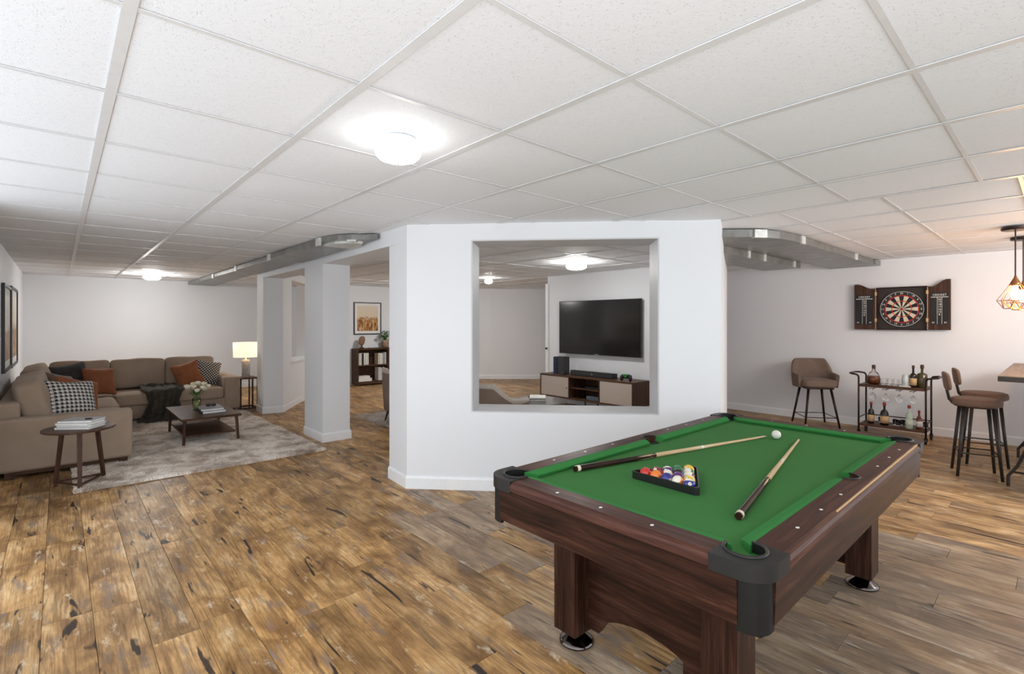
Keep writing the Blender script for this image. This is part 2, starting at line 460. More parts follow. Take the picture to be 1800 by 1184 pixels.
# ------------------------------------------------------------------ walls
WH = CEIL + .03
L0 = Vector((2.395, 4.105)); R0 = Vector((4.317, 2.034)); U = (R0 - L0).normalized(); N = Vector((-U.y, U.x)); N = N if N.dot(L0) > 0 else -N
def quad(p, q, d0, d1, s0, s1):
    """plan quad in a frame with origin p, axis U=q-p"""
    u = (q - p).normalized(); n = Vector((-u.y, u.x)); n = n if n.dot(p) > 0 else -n
    return [tuple(p + u * s0 + n * d0), tuple(p + u * s1 + n * d0), tuple(p + u * s1 + n * d1), tuple(p + u * s0 + n * d1)]
LEN = (R0 - L0).length
struct(MB().box(-.62, -.5, 5.4, 13.25, -.012, WH).build('wall_left', M['wall']))
struct(MB().box(-.5, 6.2, 13.1, 13.25, -.012, WH).build('wall_back_left', M['wall']))
struct(MB().box(8.85, 9.0, -.9, 6.9, -.012, WH).build('wall_right', M['wall']))
# front angled wall with the square opening
T = .40; S0, S1, Z0, Z1 = .604, 2.296, .712, 2.296
mb = MB()
for a, b, z0, z1 in ((0, S0, -.012, WH), (S1, LEN, -.012, WH), (S0, S1, -.012, Z0), (S0, S1, Z1, WH)):
    mb.prism(quad(L0, R0, 0, T, a, b), z0, z1)
# left return: its side face runs straight back
mb.prism([(2.395, 4.105), (2.43, 4.50), (2.80, 4.50), (2.62, 4.36)], -.012, WH)
struct(mb.build('wall_front', M['wall']))
win = struct(bpy.data.objects.new('window_1', None)); col.objects.link(win); win.location = (L0.x, L0.y, 0)
g = .012
for a, b, z0, z1 in ((S0, S1, Z0, Z0 + g), (S0, S1, Z1 - g, Z1), (S0, S0 + g, Z0 + g, Z1 - g), (S1 - g, S1, Z0 + g, Z1 - g)):
    MB().prism(quad(L0, R0, .003, T + .004, a, b), z0, z1).build('lining_board', M['lining'], win, world=True)
# columns, header beam
struct(MB().box(2.505, 2.865, 6.38, 7.02, -.012, 2.31).build('wall_column', M['wall']))
struct(MB().prism([(2.545, 9.05), (2.83, 8.98), (2.87, 9.02), (2.87, 9.44), (2.56, 9.45)], -.012, 2.31).build('wall_far_column', M['wall']))
struct(MB().prism([(2.398, 4.12), (2.505, 6.38), (2.56, 9.45), (2.87, 9.45), (2.865, 6.38), (2.80, 4.12)], 2.29, WH).build('wall_header', M['wall']))
# angled wall behind the far column, with its opening
P = Vector((2.84, 8.98)); Q = Vector((4.72, 11.75)); LQ = (Q - P).length
mb = MB()
for a, b, z0, z1 in ((0, .50, -.012, WH), (.50, 1.9, -.012, .80), (.50, 1.9, 2.30, WH), (1.9, LQ, -.012, WH)):
    u = (Q - P).normalized(); n = Vector((u.y, -u.x)) * -1
    q4 = [tuple(P + u * a), tuple(P + u * b), tuple(P + u * b + n * .3), tuple(P + u * a + n * .3)]
    mb.prism(q4, z0, z1)
struct(mb.build('wall_angled', M['wall']))
w2 = MB().prism([tuple(P + u * .5 - n * .03), tuple(P + u * 1.9 - n * .03), tuple(P + u * 1.9 + n * .31), tuple(P + u * .5 + n * .31)], .80, .83)
struct(w2.build('window_2', M['trim']))
# far room: picture wall, chamfer wall, screen wall
struct(MB().box(4.6, 7.75, 11.75, 11.9, -.012, WH).build('wall_back', M['wall']))
struct(MB().prism([(7.62, 11.75), (8.46, 10.72), (8.69, 10.48), (9.9, 9.385), (10.0, 9.49), (8.8, 10.58), (7.75, 11.85)], -.012, WH).build('wall_chamfer', M['wall']))
struct(MB().box(7.2, 7.35, 3.45, 6.90, -.012, WH).build('wall_screen', M['wall']))
struct(MB().prism([tuple(R0), (7.2, 3.30), (7.35, 3.45), (7.2, 3.6), tuple(R0 + N * .4 - U * .05)], -.012, WH).build('wall_return', M['wall']))
struct(MB().prism([(9.9, 9.385), (9.9, 6.9), (8.85, 6.75), (8.85, 6.9), (10.05, 7.0), (10.05, 9.4)], -.012, WH).build('wall_far_right', M['wall']))
d = struct(MB().box(7.185, 7.365, 6.88, 6.95, 0, 2.3).build('door_1', M['trim']))
MB().cyl((7.16, 6.915, 1.02), (7.19, 6.915, 1.02), .02, n=12).build('door_latch', M['black'], d)
def base(name, pts, h=.115, t=.016, side=1):
    """skirting along a plan polyline, offset to the left (+1) or right (-1) of travel"""
    mb = MB(); V = [Vector(p) for p in pts]; ns = []
    for i in range(len(V) - 1):
        u = (V[i + 1] - V[i]).normalized(); ns.append(Vector((-u.y, u.x)) * side)
    v = []; f = []
    for i, p in enumerate(V):
        a = ns[max(0, i - 1)]; b = ns[min(i, len(ns) - 1)]; m = (a + b).normalized(); m = m / max(.3, m.dot(a))
        for off, z in ((0, 0), (t, 0), (t, h - .018), (t * .45, h), (0, h)): v.append((*(p + m * off), z))
    for i in range(len(V) - 1):
        for k in range(5): f.append((i * 5 + k, i * 5 + (k + 1) % 5, (i + 1) * 5 + (k + 1) % 5, (i + 1) * 5 + k))
    n = len(v); f += [(0, 1, 2, 3, 4), (n - 1, n - 2, n - 3, n - 4, n - 5)]; mb.add(v, f)
    return struct(mb.build(name, M['trim']))
base('baseboard_front', [(4.317, 2.034), (2.395, 4.105), (2.43, 4.5)], side=1)
base('baseboard_column', [(2.505, 7.02), (2.505, 6.38), (2.865, 6.38), (2.865, 7.02)], side=-1)
base('baseboard_far_column', [(2.56, 9.45), (2.545, 9.05), (2.83, 8.98), (4.70, 11.74)], side=-1)
base('baseboard_right', [(8.85, 6.7), (8.85, -.9)], side=-1)
base('baseboard_left', [(-.5, 5.4), (-.5, 13.1)], side=-1)
base('baseboard_back_left', [(-.48, 13.1), (6.1, 13.1)], side=-1)
base('baseboard_back', [(4.75, 11.75), (7.62, 11.75), (8.46, 10.72), (8.69, 10.48), (9.88, 9.40)], side=-1)
base('baseboard_screen', [(7.2, 6.88), (7.2, 3.6)], side=-1)

# ------------------------------------------------------------------ ducts
ZD = 2.36
dl = root('air_duct', (2.3, 8, ZD), 'long flat sheet metal duct under the ceiling beside the white header beam', 'duct')
for a0, a1, x0 in ((5.35, 7.05, 2.045), (7.06, 8.9, 2.085), (8.91, 13.08, 2.12)):
    MB().prism([(x0, a0), (x0, a1), (2.40 + .028 * (a1 - 4), a1), (2.37 + .028 * (a0 - 4), a0)], ZD + (.0 if a0 < 6 else .012), CEIL - .008).build('duct_section', M['galv'], dl, world=True, bevel=.004)
curve = [(2.045, 5.345), (2.06, 5.15), (2.11, 4.98), (2.20, 4.86), (2.31, 4.78), (2.385, 4.66)]
MB().prism(curve + [(2.405, 4.7), (2.43, 5.345)], ZD + .02, CEIL - .008).build('duct_elbow', M['galv'], dl, world=True, smooth=False)
MB().prism([(2.10, 5.345), (2.13, 5.1), (2.24, 4.93), (2.34, 4.9), (2.42, 5.1), (2.42, 5.345)], ZD - .005, ZD + .03).build('elbow_seam', M['galv_light'], dl, world=True)
for y, x in ((5.33, 2.035), (7.02, 2.035), (8.86, 2.075), (10.6, 2.105)):
    MB().box(x, x + .02, y - .06, y + .06, ZD - .008, CEIL - .006).build('duct_bracket', M['galv_light'], dl, world=True, bevel=.003)
MB().prism([(2.17, 4.90), (2.24, 4.84), (2.27, 4.87), (2.20, 4.93)], ZD - .0, CEIL - .008).build('duct_bracket', M['galv_light'], dl, world=True)
dr = root('air_duct', (6.8, 2.15, ZD), 'wide flat sheet metal duct crossing the ceiling to the dartboard wall', 'duct')
c2 = [(5.72, 1.835), (5.48, 1.845), (5.25, 1.88), (5.06, 1.95), (4.93, 2.04), (4.72, 2.24)]
MB().prism(c2 + [(4.5, 2.45), (5.72, 2.45)], ZD, CEIL - .008).build('duct_elbow', M['galv'], dr, world=True)
MB().box(5.73, 8.6, 1.835, 2.45, ZD, CEIL - .008).build('duct_section', M['galv'], dr, world=True, bevel=.004)
MB().box(8.6, 8.85, 1.80, 2.45, ZD, CEIL - .008).build('duct_section', M['galv'], dr, world=True, bevel=.004)
for x in (5.73, 7.7): MB().box(x - .05, x + .05, 1.818, 1.84, ZD - .008, CEIL - .007).build('duct_bracket', M['galv_light'], dr, world=True, bevel=.003)
MB().prism([(4.96, 2.00), (5.07, 1.93), (5.09, 1.96), (4.98, 2.04)], ZD - .004, CEIL - .008).build('duct_bracket', M['galv_light'], dr, world=True)
dr2 = root('air_duct', (6.2, 2.7, 2.28), 'lower narrow sheet metal duct behind the wide one, stopping short of the wall', 'duct')
MB().box(4.75, 7.6, 2.455, 2.95, 2.285, CEIL - .008).build('duct_section', M['galv'], dr2, world=True, bevel=.004)
for x in (5.9, 6.35, 7.35): MB().box(x - .03, x + .03, 2.44, 2.46, 2.28, 2.36).build('duct_bracket', M['galv_light'], dr2, world=True)

# ------------------------------------------------------------------ ceiling lamps
def dome(loc, r, label, power):
    t = root('ceiling_lamp', (loc[0], loc[1], CEIL - .006), label, 'ceiling lamp', None)
    MB().lathe([(r * .80, 0), (r * .84, -.006), (r * .86, -.03), (r * .82, -.034)], n=40).build('base_plate', M['trim'], t, smooth=True)
    MB().lathe([(r * .86, -.034), (r * .97, -.045), (r, -.06), (r * .95, -.078), (r * .8, -.094), (r * .5, -.106), (r * .15, -.11), (0.0001, -.11)], n=40).build('diffuser', emit('glowing_opal_diffuser', (1, .99, .97), power), t, smooth=True)
    MB().lathe([(.011, -.109), (.011, -.118), (.004, -.122), (.0001, -.122)], n=12).build('finial', M['trim'], t, smooth=True)
    return t
dome((1.235, 2.2), .112, 'round white dome ceiling lamp nearest, above the open floor', 14)
dome((1.28, 11.4), .14, 'small far ceiling lamp over the sectional sofa', 150)
dome((5.75, 4.92), .155, 'ceiling lamp seen through the square wall opening', 75)
dome((6.5, 7.9), .08, 'small distant ceiling lamp at the upper left of the wall opening', 40)
dome((6.0, 9.3), .14, 'unseen ceiling lamp added to brighten the far room between bookcase and television, hidden by the walls', 190)  # extra lamp added out of sight to light the picture wall

# ------------------------------------------------------------------ pool table
TX0, TX1, TY0, TY1, TZ = 1.545, 4.04, .588, 1.905, .80
MIDX = (TX0 + TX1) / 2 + .02
pt = root('pool_table', (MIDX, (TY0 + TY1) / 2, 0), 'large walnut pool table with green felt and charcoal corner caps', 'pool table')
RW, PR, CC = .115, .062, .112     # rail width, pocket radius, pocket centre offset
CL = .182                         # corner cap reach
# corner caps: one shape mirrored
def corner(sx, sy, ox, oy):
    pts = []
    r = .100
    pts.append((CL, 0)); n = 8
    for i in range(n + 1):
        t = -math.pi / 2 - (math.pi / 2) * i / n; pts.append((r + r * math.cos(t), r + r * math.sin(t)))
    pts += [(0, CL), (RW, CL), (RW, CC + PR)]
    a0 = math.pi / 2 - .045; a1 = 2 * math.pi + .045
    for i in range(15):
        t = a0 + (a1 - a0) * i / 14; pts.append((CC + PR * math.cos(t), CC + PR * math.sin(t)))
    pts += [(CC + PR, RW), (CL, RW)]
    tr = lambda q: (ox + sx * q[0], oy + sy * q[1])
    o = MB().prism([tr((x, y)) for x, y in pts], TZ - .052, TZ + .003).build('corner_cap', M['cap'], pt, world=True, bevel=.016, bseg=4)
    # rim round the mouth
    rim = []
    for i in range(19):
        t = a0 - .02 + (a1 - a0 + .04) * i / 18; rim.append((*tr((CC + (PR + .004) * math.cos(t), CC + (PR + .004) * math.sin(t))), TZ + .003))
    MB().tube(rim, .0065, 6).build('pocket_rim', M['black'], o, world=True, smooth=True)
    # skirt column
    k = [(.13, .018)]
    r2 = .062
    for i in range(n + 1):
        t = -math.pi / 2 - (math.pi / 2) * i / n; k.append((.018 + r2 + r2 * math.cos(t), .018 + r2 + r2 * math.sin(t)))
    k += [(.018, .102), (.034, .102), (.034, .034), (.102, .034)]
    k[0] = (.102, .018)
    MB().prism([tr(q) for q in k], .582, TZ - .048).build('corner_skirt', M['skirt'], pt, world=True, bevel=.0015)
    c = tr((CC, CC))
    MB().lathe([(PR, 0), (PR, -.11), (.0001, -.115)], (c[0], c[1], TZ - .033), 24).build('pocket_liner', M['hole'], pt, world=True, smooth=True)
for sx, sy, ox, oy in ((1, 1, TX0, TY0), (1, -1, TX0, TY1), (-1, 1, TX1, TY0), (-1, -1, TX1, TY1)): corner(sx, sy, ox, oy)
SPR = .055
# rails
def rprof(o_, s):   # outer edge coordinate, inward sign
    return [(o_ + s * RW, TZ), (o_ + s * .022, TZ), (o_ + s * .006, TZ - .008), (o_, TZ - .020), (o_, TZ - .042), (o_ + s * .008, TZ - .050), (o_ + s * RW, TZ - .050)]
for yy, s in ((TY0, 1), (TY1, -1)):
    for x0, x1 in ((TX0 + CL, MIDX - SPR - .012), (MIDX + SPR + .012, TX1 - CL)):
        MB().extr(rprof(yy, s), 'x', x0, x1).build('rail', M['rail_x'], pt, world=True)
    # bridge behind the side pocket
    br = []
    for i in range(11):
        t = math.pi * i / 10; br.append((MIDX + (SPR + .0) * math.cos(t), yy + s * (RW + .005) - s * (SPR + .0) * math.sin(t)))
    MB().prism([(MIDX + SPR + .012, yy + s * RW)] + br + [(MIDX - SPR - .012, yy + s * RW), (MIDX - SPR - .012, yy + s * .023), (MIDX + SPR + .012, yy + s * .023)], TZ - .050, TZ - .0002).extr([(yy + s * .023, TZ)] + rprof(yy, s)[1:-1] + [(yy + s * .023, TZ - .050)], 'x', MIDX - SPR - .012, MIDX + SPR + .012).build('rail', M['rail_x'], pt, world=True)
    rim = [(MIDX + (SPR + .002) * math.cos(math.pi * i / 12), yy + s * (RW + .008) - s * (SPR + .002) * math.sin(math.pi * i / 12), TZ + .001) for i in range(13)]
    MB().tube(rim, .0055, 6).build('pocket_rim', M['black'], pt, world=True, smooth=True)
    MB().lathe([(SPR, 0), (SPR, -.11), (.0001, -.112)], (MIDX, yy + s * (RW + .005), TZ - .033), 24).build('pocket_liner', M['hole'], pt, world=True, smooth=True)
for xx, s in ((TX0, 1), (TX1, -1)):
    MB().extr(rprof(xx, s), 'y', TY0 + CL, TY1 - CL).build('rail', M['rail_y'], pt, world=True)
# pale strip painting a reflected highlight onto the near long rail's edge
MB().box(MIDX - .55, TX1 - CL - .0, TY0 + .012, TY0 + .0165, TZ - .006, TZ + .0012).build('highlight_strip', M['gold'], pt, world=True)
# cushions
NW = .052; NZ = TZ - .004; SL = TZ - .030
def cush(axis, edge, s, a0, a1, c0, c1):
    """edge: wood inner edge; a0..a1 at the wood, c0/c1 how far the nose is cut back at each end"""
    prof = [(0, TZ - .0005), (NW * .35, TZ - .001), (NW, NZ - .006), (NW, NZ - .012), (NW * .8, SL), (0, SL)]
    v = []
    for a, c in ((a0, c0), (a1, -c1)):
        for u_, z in prof:
            aa = a + c * (u_ / NW); v.append((aa, edge + s * u_, z) if axis == 'x' else (edge + s * u_, aa, z))
    n = len(prof)
    MB().add(v, [tuple(range(n)), tuple(range(n, 2 * n))[::-1]] + [(i, i + n, (i + 1) % n + n, (i + 1) % n) for i in range(n)]).build('cushion', M['felt2'], pt, world=True)
cc = CC + .045
for yy, s in ((TY0 + RW, 1), (TY1 - RW, -1)):
    cush('x', yy, s, TX0 + cc, MIDX - SPR - .004, .05, .022)
    cush('x', yy, s, MIDX + SPR + .004, TX1 - cc, .022, .05)
for xx, s in ((TX0 + RW, 1), (TX1 - RW, -1)): cush('y', xx, s, TY0 + cc, TY1 - cc, .05, .05)
# slate with cloth, notched round the six pockets
pl = []
def arc(cx, cy, r_, t0, t1, n=10): return [(cx + r_ * math.cos(R(t0 + (t1 - t0) * i / n)), cy + r_ * math.sin(R(t0 + (t1 - t0) * i / n))) for i in range(n + 1)]
X0, X1, Y0, Y1 = TX0 + RW, TX1 - RW, TY0 + RW, TY1 - RW
pl += arc(TX0 + CC, TY0 + CC, PR - .004, 110, 340)      # felt rolls into the near pocket
pl += arc(MIDX, TY0 + RW + .005, SPR, 180, 0)
pl += arc(TX1 - CC, TY0 + CC, PR, 180, 90)
pl += arc(TX1 - CC, TY1 - CC, PR, 270, 180)
pl += arc(MIDX, TY1 - RW - .005, SPR, 0, -180)
pl += arc(TX0 + CC, TY1 - CC, PR, 0, -90)
MB().prism(pl, TZ - .07, SL).build('cloth', M['felt'], pt, world=True)
# sights
dots = []
for yy in (TY0 + .06, TY1 - .06):
    for x0, x1 in ((TX0 + .17, MIDX - .06), (MIDX + .06, TX1 - .17)):
        for k in (1, 2, 3): dots.append((x0 + (x1 - x0) * k / 4 + 0, yy))
for xx in (TX0 + .06, TX1 - .06):
    for k in (1, 2, 3): dots.append((xx, TY0 + .19 + (TY1 - TY0 - .38) * k / 4))
for x, y in dots: MB().lathe([(.0075, -.002), (.0075, .0006), (.0001, .0008)], (x, y, TZ), 14, 1.15, .85).build('rail_sight', M['pearl'], pt, world=True)
# aprons
for yy, s in ((TY0, 1), (TY1, -1)):
    MB().extr([(yy + s * .010, TZ - .048), (yy + s * .016, .60), (yy + s * .034, .60), (yy + s * .034, TZ - .048)], 'x', TX0 + .096, TX1 - .096).build('apron', M['wal_x'], pt, world=True)
for xx, s in ((TX0, 1), (TX1, -1)):
    MB().extr([(xx + s * .010, TZ - .048), (xx + s * .016, .60), (xx + s * .034, .60), (xx + s * .034, TZ - .048)], 'y', TY0 + .096, TY1 - .096).build('apron', M['wal_y'], pt, world=True)
MB().box(TX0 + .04, TX1 - .04, TY0 + .04, TY1 - .04, .66, TZ - .075).build('underside', M['wal_x'], pt, world=True)
# legs, levellers, end panels
for x0, x1, ys in ((1.767, 1.925, ((.775, .910), (1.520, 1.652))), (3.405, 3.56, ((.735, .865), (1.520, 1.652)))):
    for y0, y1 in ys:
        lg = MB().box(x0, x1, y0, y1, .075, .66).build('leg', M['wal_z'], pt, world=True, bevel=.003)
        c = ((x0 + x1) / 2 + .01, (y0 + y1) / 2 + .0, 0)
        MB().lathe([(.078, 0), (.083, .004), (.083, .012), (.072, .02), (.035, .048), (.02, .055), (.02, .08)], c, 32).build('foot', M['chrome'], lg, world=True, smooth=True)
    ya, yb = ys[0][1], ys[1][0]
    arch = [(ya, .09), (ya + .10, .09), (ya + .125, .115)]
    for i in range(13):
        t = i / 12; arch.append((ya + .125 + (yb - ya - .235) * t, .13 + .075 * math.sin(math.pi * (.12 + .8 * t)) ** .6))
    arch += [(yb - .06, .09), (yb, .09), (yb, .66), (ya, .66)]
    xm = (x0 + x1) / 2 + .02
    MB().extr(arch, 'y', 0, 0)  # keeps the helper warm for plan checks
    n = len(arch); v = [(xm, y, z) for y, z in arch] + [(xm + .022, y, z) for y, z in arch]
    MB().add(v, [tuple(range(n)), tuple(range(n, 2 * n))[::-1]] + [(i, i + n, (i + 1) % n + n, (i + 1) % n) for i in range(n)]).build('end_panel', M['wal_y'], pt, world=True)
MB().box(1.93, 3.41, 1.16, 1.26, .52, .66).build('underframe', M['wal_x'], pt, world=True)

# ------------------------------------------------------------------ balls, rack, cues
BR = .0286; SZ = SL
def ball_mat(name, c, stripe):
    t = NT(name); v = t.coord('Object')
    sp = t.node('ShaderNodeSeparateXYZ'); t.link(v, sp.inputs[0])
    cream = (.80, .76, .64)
    base_ = c
    if stripe:
        m = t.math('LESS_THAN', t.math('ABSOLUTE', sp.outputs[2]), .0145); base_ = t.mix(m, cream, c)
    d_ = t.math('GREATER_THAN', t.math('ABSOLUTE', sp.outputs[0]), .0273)
    t.color(t.mix(d_, base_, cream)); t.set(Roughness=.08); t.p.inputs['Coat Weight'].default_value = .5
    return t.m
BC = {'yellow': (.80, .50, .03), 'blue': (.02, .02, .22), 'red': (.55, .02, .012), 'purple': (.10, .015, .16), 'orange': (.80, .20, .02), 'green': (.01, .16, .05), 'maroon': (.22, .012, .02), 'black': (.01, .01, .01)}
NUM = {1: 'yellow', 2: 'blue', 3: 'red', 4: 'purple', 5: 'orange', 6: 'green', 7: 'maroon', 8: 'black', 9: 'yellow', 10: 'blue', 11: 'red', 12: 'purple', 13: 'orange', 14: 'green', 15: 'maroon'}
tri = root('ball_rack', (2.26, 1.27, SZ), 'black triangular rack around the coloured balls on green felt', 'ball rack')
# triangle: long near side from A (left) to B (right), apex away from the room's near end
A3 = Vector((2.098, 1.458)); B3 = Vector((2.092, 1.078)); C3 = Vector((2.425, 1.265)); ctr = (A3 + B3 + C3) / 3
def rtri(k, r_):
    out = []
    P3 = [ctr + (p - ctr) * k for p in (A3, B3, C3)]
    for i in range(3):
        p, a, b = P3[i], P3[i - 1], P3[(i + 1) % 3]
        u1 = (a - p).normalized(); u2 = (b - p).normalized()
        q0 = p + u1 * r_; q1 = p + u2 * r_
        for t in (0, .25, .5, .75, 1): out.append((q0 * (1 - t) ** 2 + p * 2 * t * (1 - t) + q1 * t * t))
    return out
o_, i_ = rtri(1.0, .045), rtri(.935, .036); n = len(o_)
v = [(*p, SZ) for p in o_] + [(*p, SZ + .036) for p in o_] + [(*p, SZ) for p in i_] + [(*p, SZ + .036) for p in i_]
f = []
for i in range(n):
    j = (i + 1) % n; f += [(i, j, j + n, i + n), (i + n, j + n, j + 3 * n, i + 3 * n), (i + 3 * n, j + 3 * n, j + 2 * n, i + 2 * n), (i + 2 * n, j + 2 * n, j, i)]
MB().add(v, f).build('frame', M['black'], tri, world=True)
order = [[3, 5, 2, 13, 10], [7, 11, 4, 9], [12, 8, 15], [6, 14], [1]]
col5 = {3: 'bright red', 5: 'orange', 2: 'dark blue', 13: 'orange striped cream', 10: 'blue striped cream'}
dA = (A3 - B3).normalized(); dN = Vector((-dA.y, dA.x)); dN = dN if dN.dot(C3 - A3) > 0 else -dN
mid = (A3 + B3) / 2 + dN * (.028 + .012)
rowname = ['front row', 'second row', 'middle row', 'fourth row', 'far tip']
side = {5: ['at its left end', 'second from the left', 'at its middle', 'second from the right', 'at its right end'], 4: ['leftmost', 'second from the left', 'third from the left', 'rightmost'], 3: ['left', 'middle', 'right'], 2: ['left', 'right'], 1: ['alone']}
rb = random.Random(5)
for ri, row in enumerate(order):
    for k, num in enumerate(row):
        p = mid + dN * (ri * BR * 1.745) + dA * ((len(row) - 1) / 2 - k) * BR * 2.02
        cname = NUM[num]; st = num > 8
        key = 'ball_' + cname + ('_striped' if st else '')
        if key not in M: M[key] = ball_mat(key, BC[cname], st)
        o = MB().lathe([(max(1e-5, BR * math.sin(math.pi * i / 18)), -BR * math.cos(math.pi * i / 18)) for i in range(19)], n=32).build('billiard_ball', M[key], None, smooth=True)
        o.location = (p.x, p.y, SZ + BR)
        # turn one number spot towards the near side, tilted by a random amount
        o.rotation_euler = (rb.uniform(-.5, .5), rb.uniform(-.9, .9), math.pi + rb.uniform(-.2, 1.3))
        tag(o, f"{cname} {'striped' if st else 'solid'} billiard ball, {rowname[ri]} of the rack, {side[len(row)][k]}", 'ball', 'balls in the triangle rack')
        text('number', str(num), M['black'], o, (BR * 1.0, 0, 0), (R(90), 0, R(90)), .010)
M['cueball'] = plain('white_cue_ball', (.78, .76, .68), .12, var=.01)
o = MB().lathe([(max(1e-5, BR * math.sin(math.pi * i / 18)), -BR * math.cos(math.pi * i / 18)) for i in range(19)], n=32).build('cue_ball', M['cueball'], None, smooth=True)
o.location = (3.51, 1.28, SZ + BR); tag(o, 'white cue ball alone near the far end of the felt', 'ball')
def cue(butt, tip, label):
    b = Vector((*butt, SZ + .0165)); t = Vector((*tip, SZ + .0075)); L = (t - b).length; d_ = (t - b).normalized()
    r = root('pool_cue', (b.x, b.y, SZ), label, 'pool cue', 'cues lying on the felt')
    r.rotation_euler = d_.to_track_quat('X', 'Z').to_euler()
    r.location = b
    rad = lambda s: .0158 + (.0063 - .0158) * s
    def seg(name, s0, s1, m, k=1.0): return MB().cyl((L * s0, 0, 0), (L * s1, 0, 0), rad(s0) * k, rad(s1) * k, 20).build(name, m, r, smooth=False)
    seg('bumper', 0, .008, M['ebony'], .9); seg('butt_ring', .008, .02, M['ivory'], 1.01); seg('butt', .02, .36, M['ebony'])
    sh = seg('shaft', .36, .992, M['ash']); seg('joint_ring', .60, .612, M['pearl'], 1.02); seg('tip', .992, 1.0, M['grey'], .9)
    # pale points running down into the dark butt
    for k in range(4):
        a = k * math.pi / 2 + math.pi / 4; pts = []
        s0 = .27; mbp = MB(); vv = []
        for (s, hw) in ((s0, .02), (.33, .42), (.365, .80)):
            for e in (-1, 0, 1):
                th = a + e * hw; rr = rad(s) * 1.012; vv.append((L * s, rr * math.cos(th), rr * math.sin(th)))
        mbp.add(vv, [(0, 1, 4, 3), (1, 2, 5, 4), (3, 4, 7, 6), (4, 5, 8, 7)]); mbp.build('splice', M['ash'], r, smooth=True)
cue((1.964, 1.692), (3.50, 1.345), 'cue with its dark butt at the left, lying behind the rack of balls')
cue((1.956, .852), (3.557, 1.16), 'cue with its dark butt towards the near corner, lying right of the rack')

# ------------------------------------------------------------------ rugs
def rug(name, x0, x1, y0, y1, label, step, tufts, seed, c0, c1, h=.028):
    t = NT(name + '_pile_' + str(seed)); v = t.coord('Object')
    n1 = t.noise(v, 5.0, 4, .6, .6); n2 = t.noise(v, 55, 3)
    c = t.ramp(n1, [(.38, c0), (.56, c1)]); t.color(t.mix(t.ramp(n2, [(.3, .3), (.6, 0.0)]), c, tuple(x * .6 for x in c0)))
    t.set(Roughness=1.0); t.p.inputs['Sheen Weight'].default_value = .2
    o = bpy.data.objects.new(name, None); col.objects.link(o); o.location = (x0, y0, 0); tag(o, label, 'rug')
    r = random.Random(seed); mb = MB(); nx = int((x1 - x0) / step); ny = int((y1 - y0) / step); vv = []; ff = []
    for j in range(ny + 1):
        for i in range(nx + 1):
            e = min(i, nx - i, j, ny - j); x, y = i * step, j * step
            z = h * (.62 + .25 * noise.noise(Vector((x * 6, y * 6, seed)))) + r.uniform(-.004, .004)
            if e == 0: z = .001
            vv.append((x + r.uniform(-.3, .3) * step, y + r.uniform(-.3, .3) * step, max(.001, z)))
    for j in range(ny):
        for i in range(nx): k = j * (nx + 1) + i; ff.append((k, k + 1, k + nx + 2, k + nx + 1))
    mb.add(vv, ff).build('backing', t.m, o)
    mb = MB(); vv = []; ff = []
    for k in range(tufts):
        x = r.uniform(-.005, x1 - x0 + .005); y = r.uniform(-.008, y1 - y0 + .005)
        if r.random() < .12: y = r.uniform(-.012, .03)
        a = r.uniform(0, 6.28); lean = Vector((noise.noise(Vector((x * 2.2, y * 2.2, 3))), noise.noise(Vector((x * 2.2, y * 2.2, 9))), 0)) * .05
        wd = .0035; hh = h * r.uniform(.75, 1.2)
        b_ = Vector((x, y, .002)); tp = b_ + Vector((lean.x + r.uniform(-.01, .01), lean.y + r.uniform(-.01, .01), hh))
        s_ = Vector((math.cos(a) * wd, math.sin(a) * wd, 0)); md = (b_ + tp) / 2 + Vector((0, 0, .004))
        q = len(vv); vv += [b_ - s_, b_ + s_, md + s_ * 1.4, md - s_ * 1.4, tp]; ff += [(q, q + 1, q + 2, q + 3), (q + 3, q + 2, q + 4)]
    p = mb.add(vv, ff).build('pile', t.m, o); p['kind'] = 'stuff'
rug('shag_rug', .10, 2.37, 5.97, 10.2, 'pale taupe shag rug under the coffee table and the sofa', .016, 130000, 11, (.60, .49, .40), (.95, .87, .79))
rug('area_rug', 3.58, 6.3, 4.2, 7.87, 'flat pale rug behind the white walls, under the armchairs', .03, 20000, 12, (.36, .30, .25), (.52, .46, .40), .012)

# ------------------------------------------------------------------ sectional sofa
so = root('sectional_sofa', (.8, 8.8, 0), 'large taupe L-shaped sectional sofa along the left walls', 'sofa')
S = M['sofa']
SX0, SX1 = -.46, .60
mbx = lambda *a: MB().box(*a)
mbx(SX0, SX1, 6.87, 7.06, .07, .592).build('arm', S, so, world=True, bevel=.035, bseg=4)
mbx(SX0 + .06, SX1 - .01, 7.06, 9.5, .07, .28).build('base', S, so, world=True, bevel=.015)
mbx(SX0 + .06, 2.07, 9.46, 10.55, .07, .28).build('base', S, so, world=True, bevel=.015)
MB().prism([(SX0, 7.0), (SX0 + .17, 7.0), (SX0 + .17, 10.4), (2.06, 10.4), (2.06, 10.58), (SX0, 10.58)], .07, .735).build('back_frame', S, so, world=True, bevel=.03, bseg=3)
mbx(2.06, 2.30, 9.50, 10.58, .07, .612).build('arm', S, so, world=True, bevel=.03, bseg=3)
for y0, y1 in ((7.07, 8.27), (8.28, 9.46)):
    MB().cushion(((-.30 + .60) / 2, (y0 + y1) / 2, .365), (.90, y1 - y0, .185), e=9, puff=(0, 0, .10), n=12, wob=.006, seed=y0).build('seat_cushion', S, so, world=True, smooth=True)
for x0, x1 in ((-.28, .60), (.605, 1.32), (1.325, 2.055)):
    MB().cushion(((x0 + x1) / 2, 9.80 if x0 > 0 else 9.85, .365), (x1 - x0, .78 if x0 > 0 else .74, .185), e=9, puff=(0, 0, .12), n=12, wob=.006, seed=x0).build('seat_cushion', S, so, world=True, smooth=True)
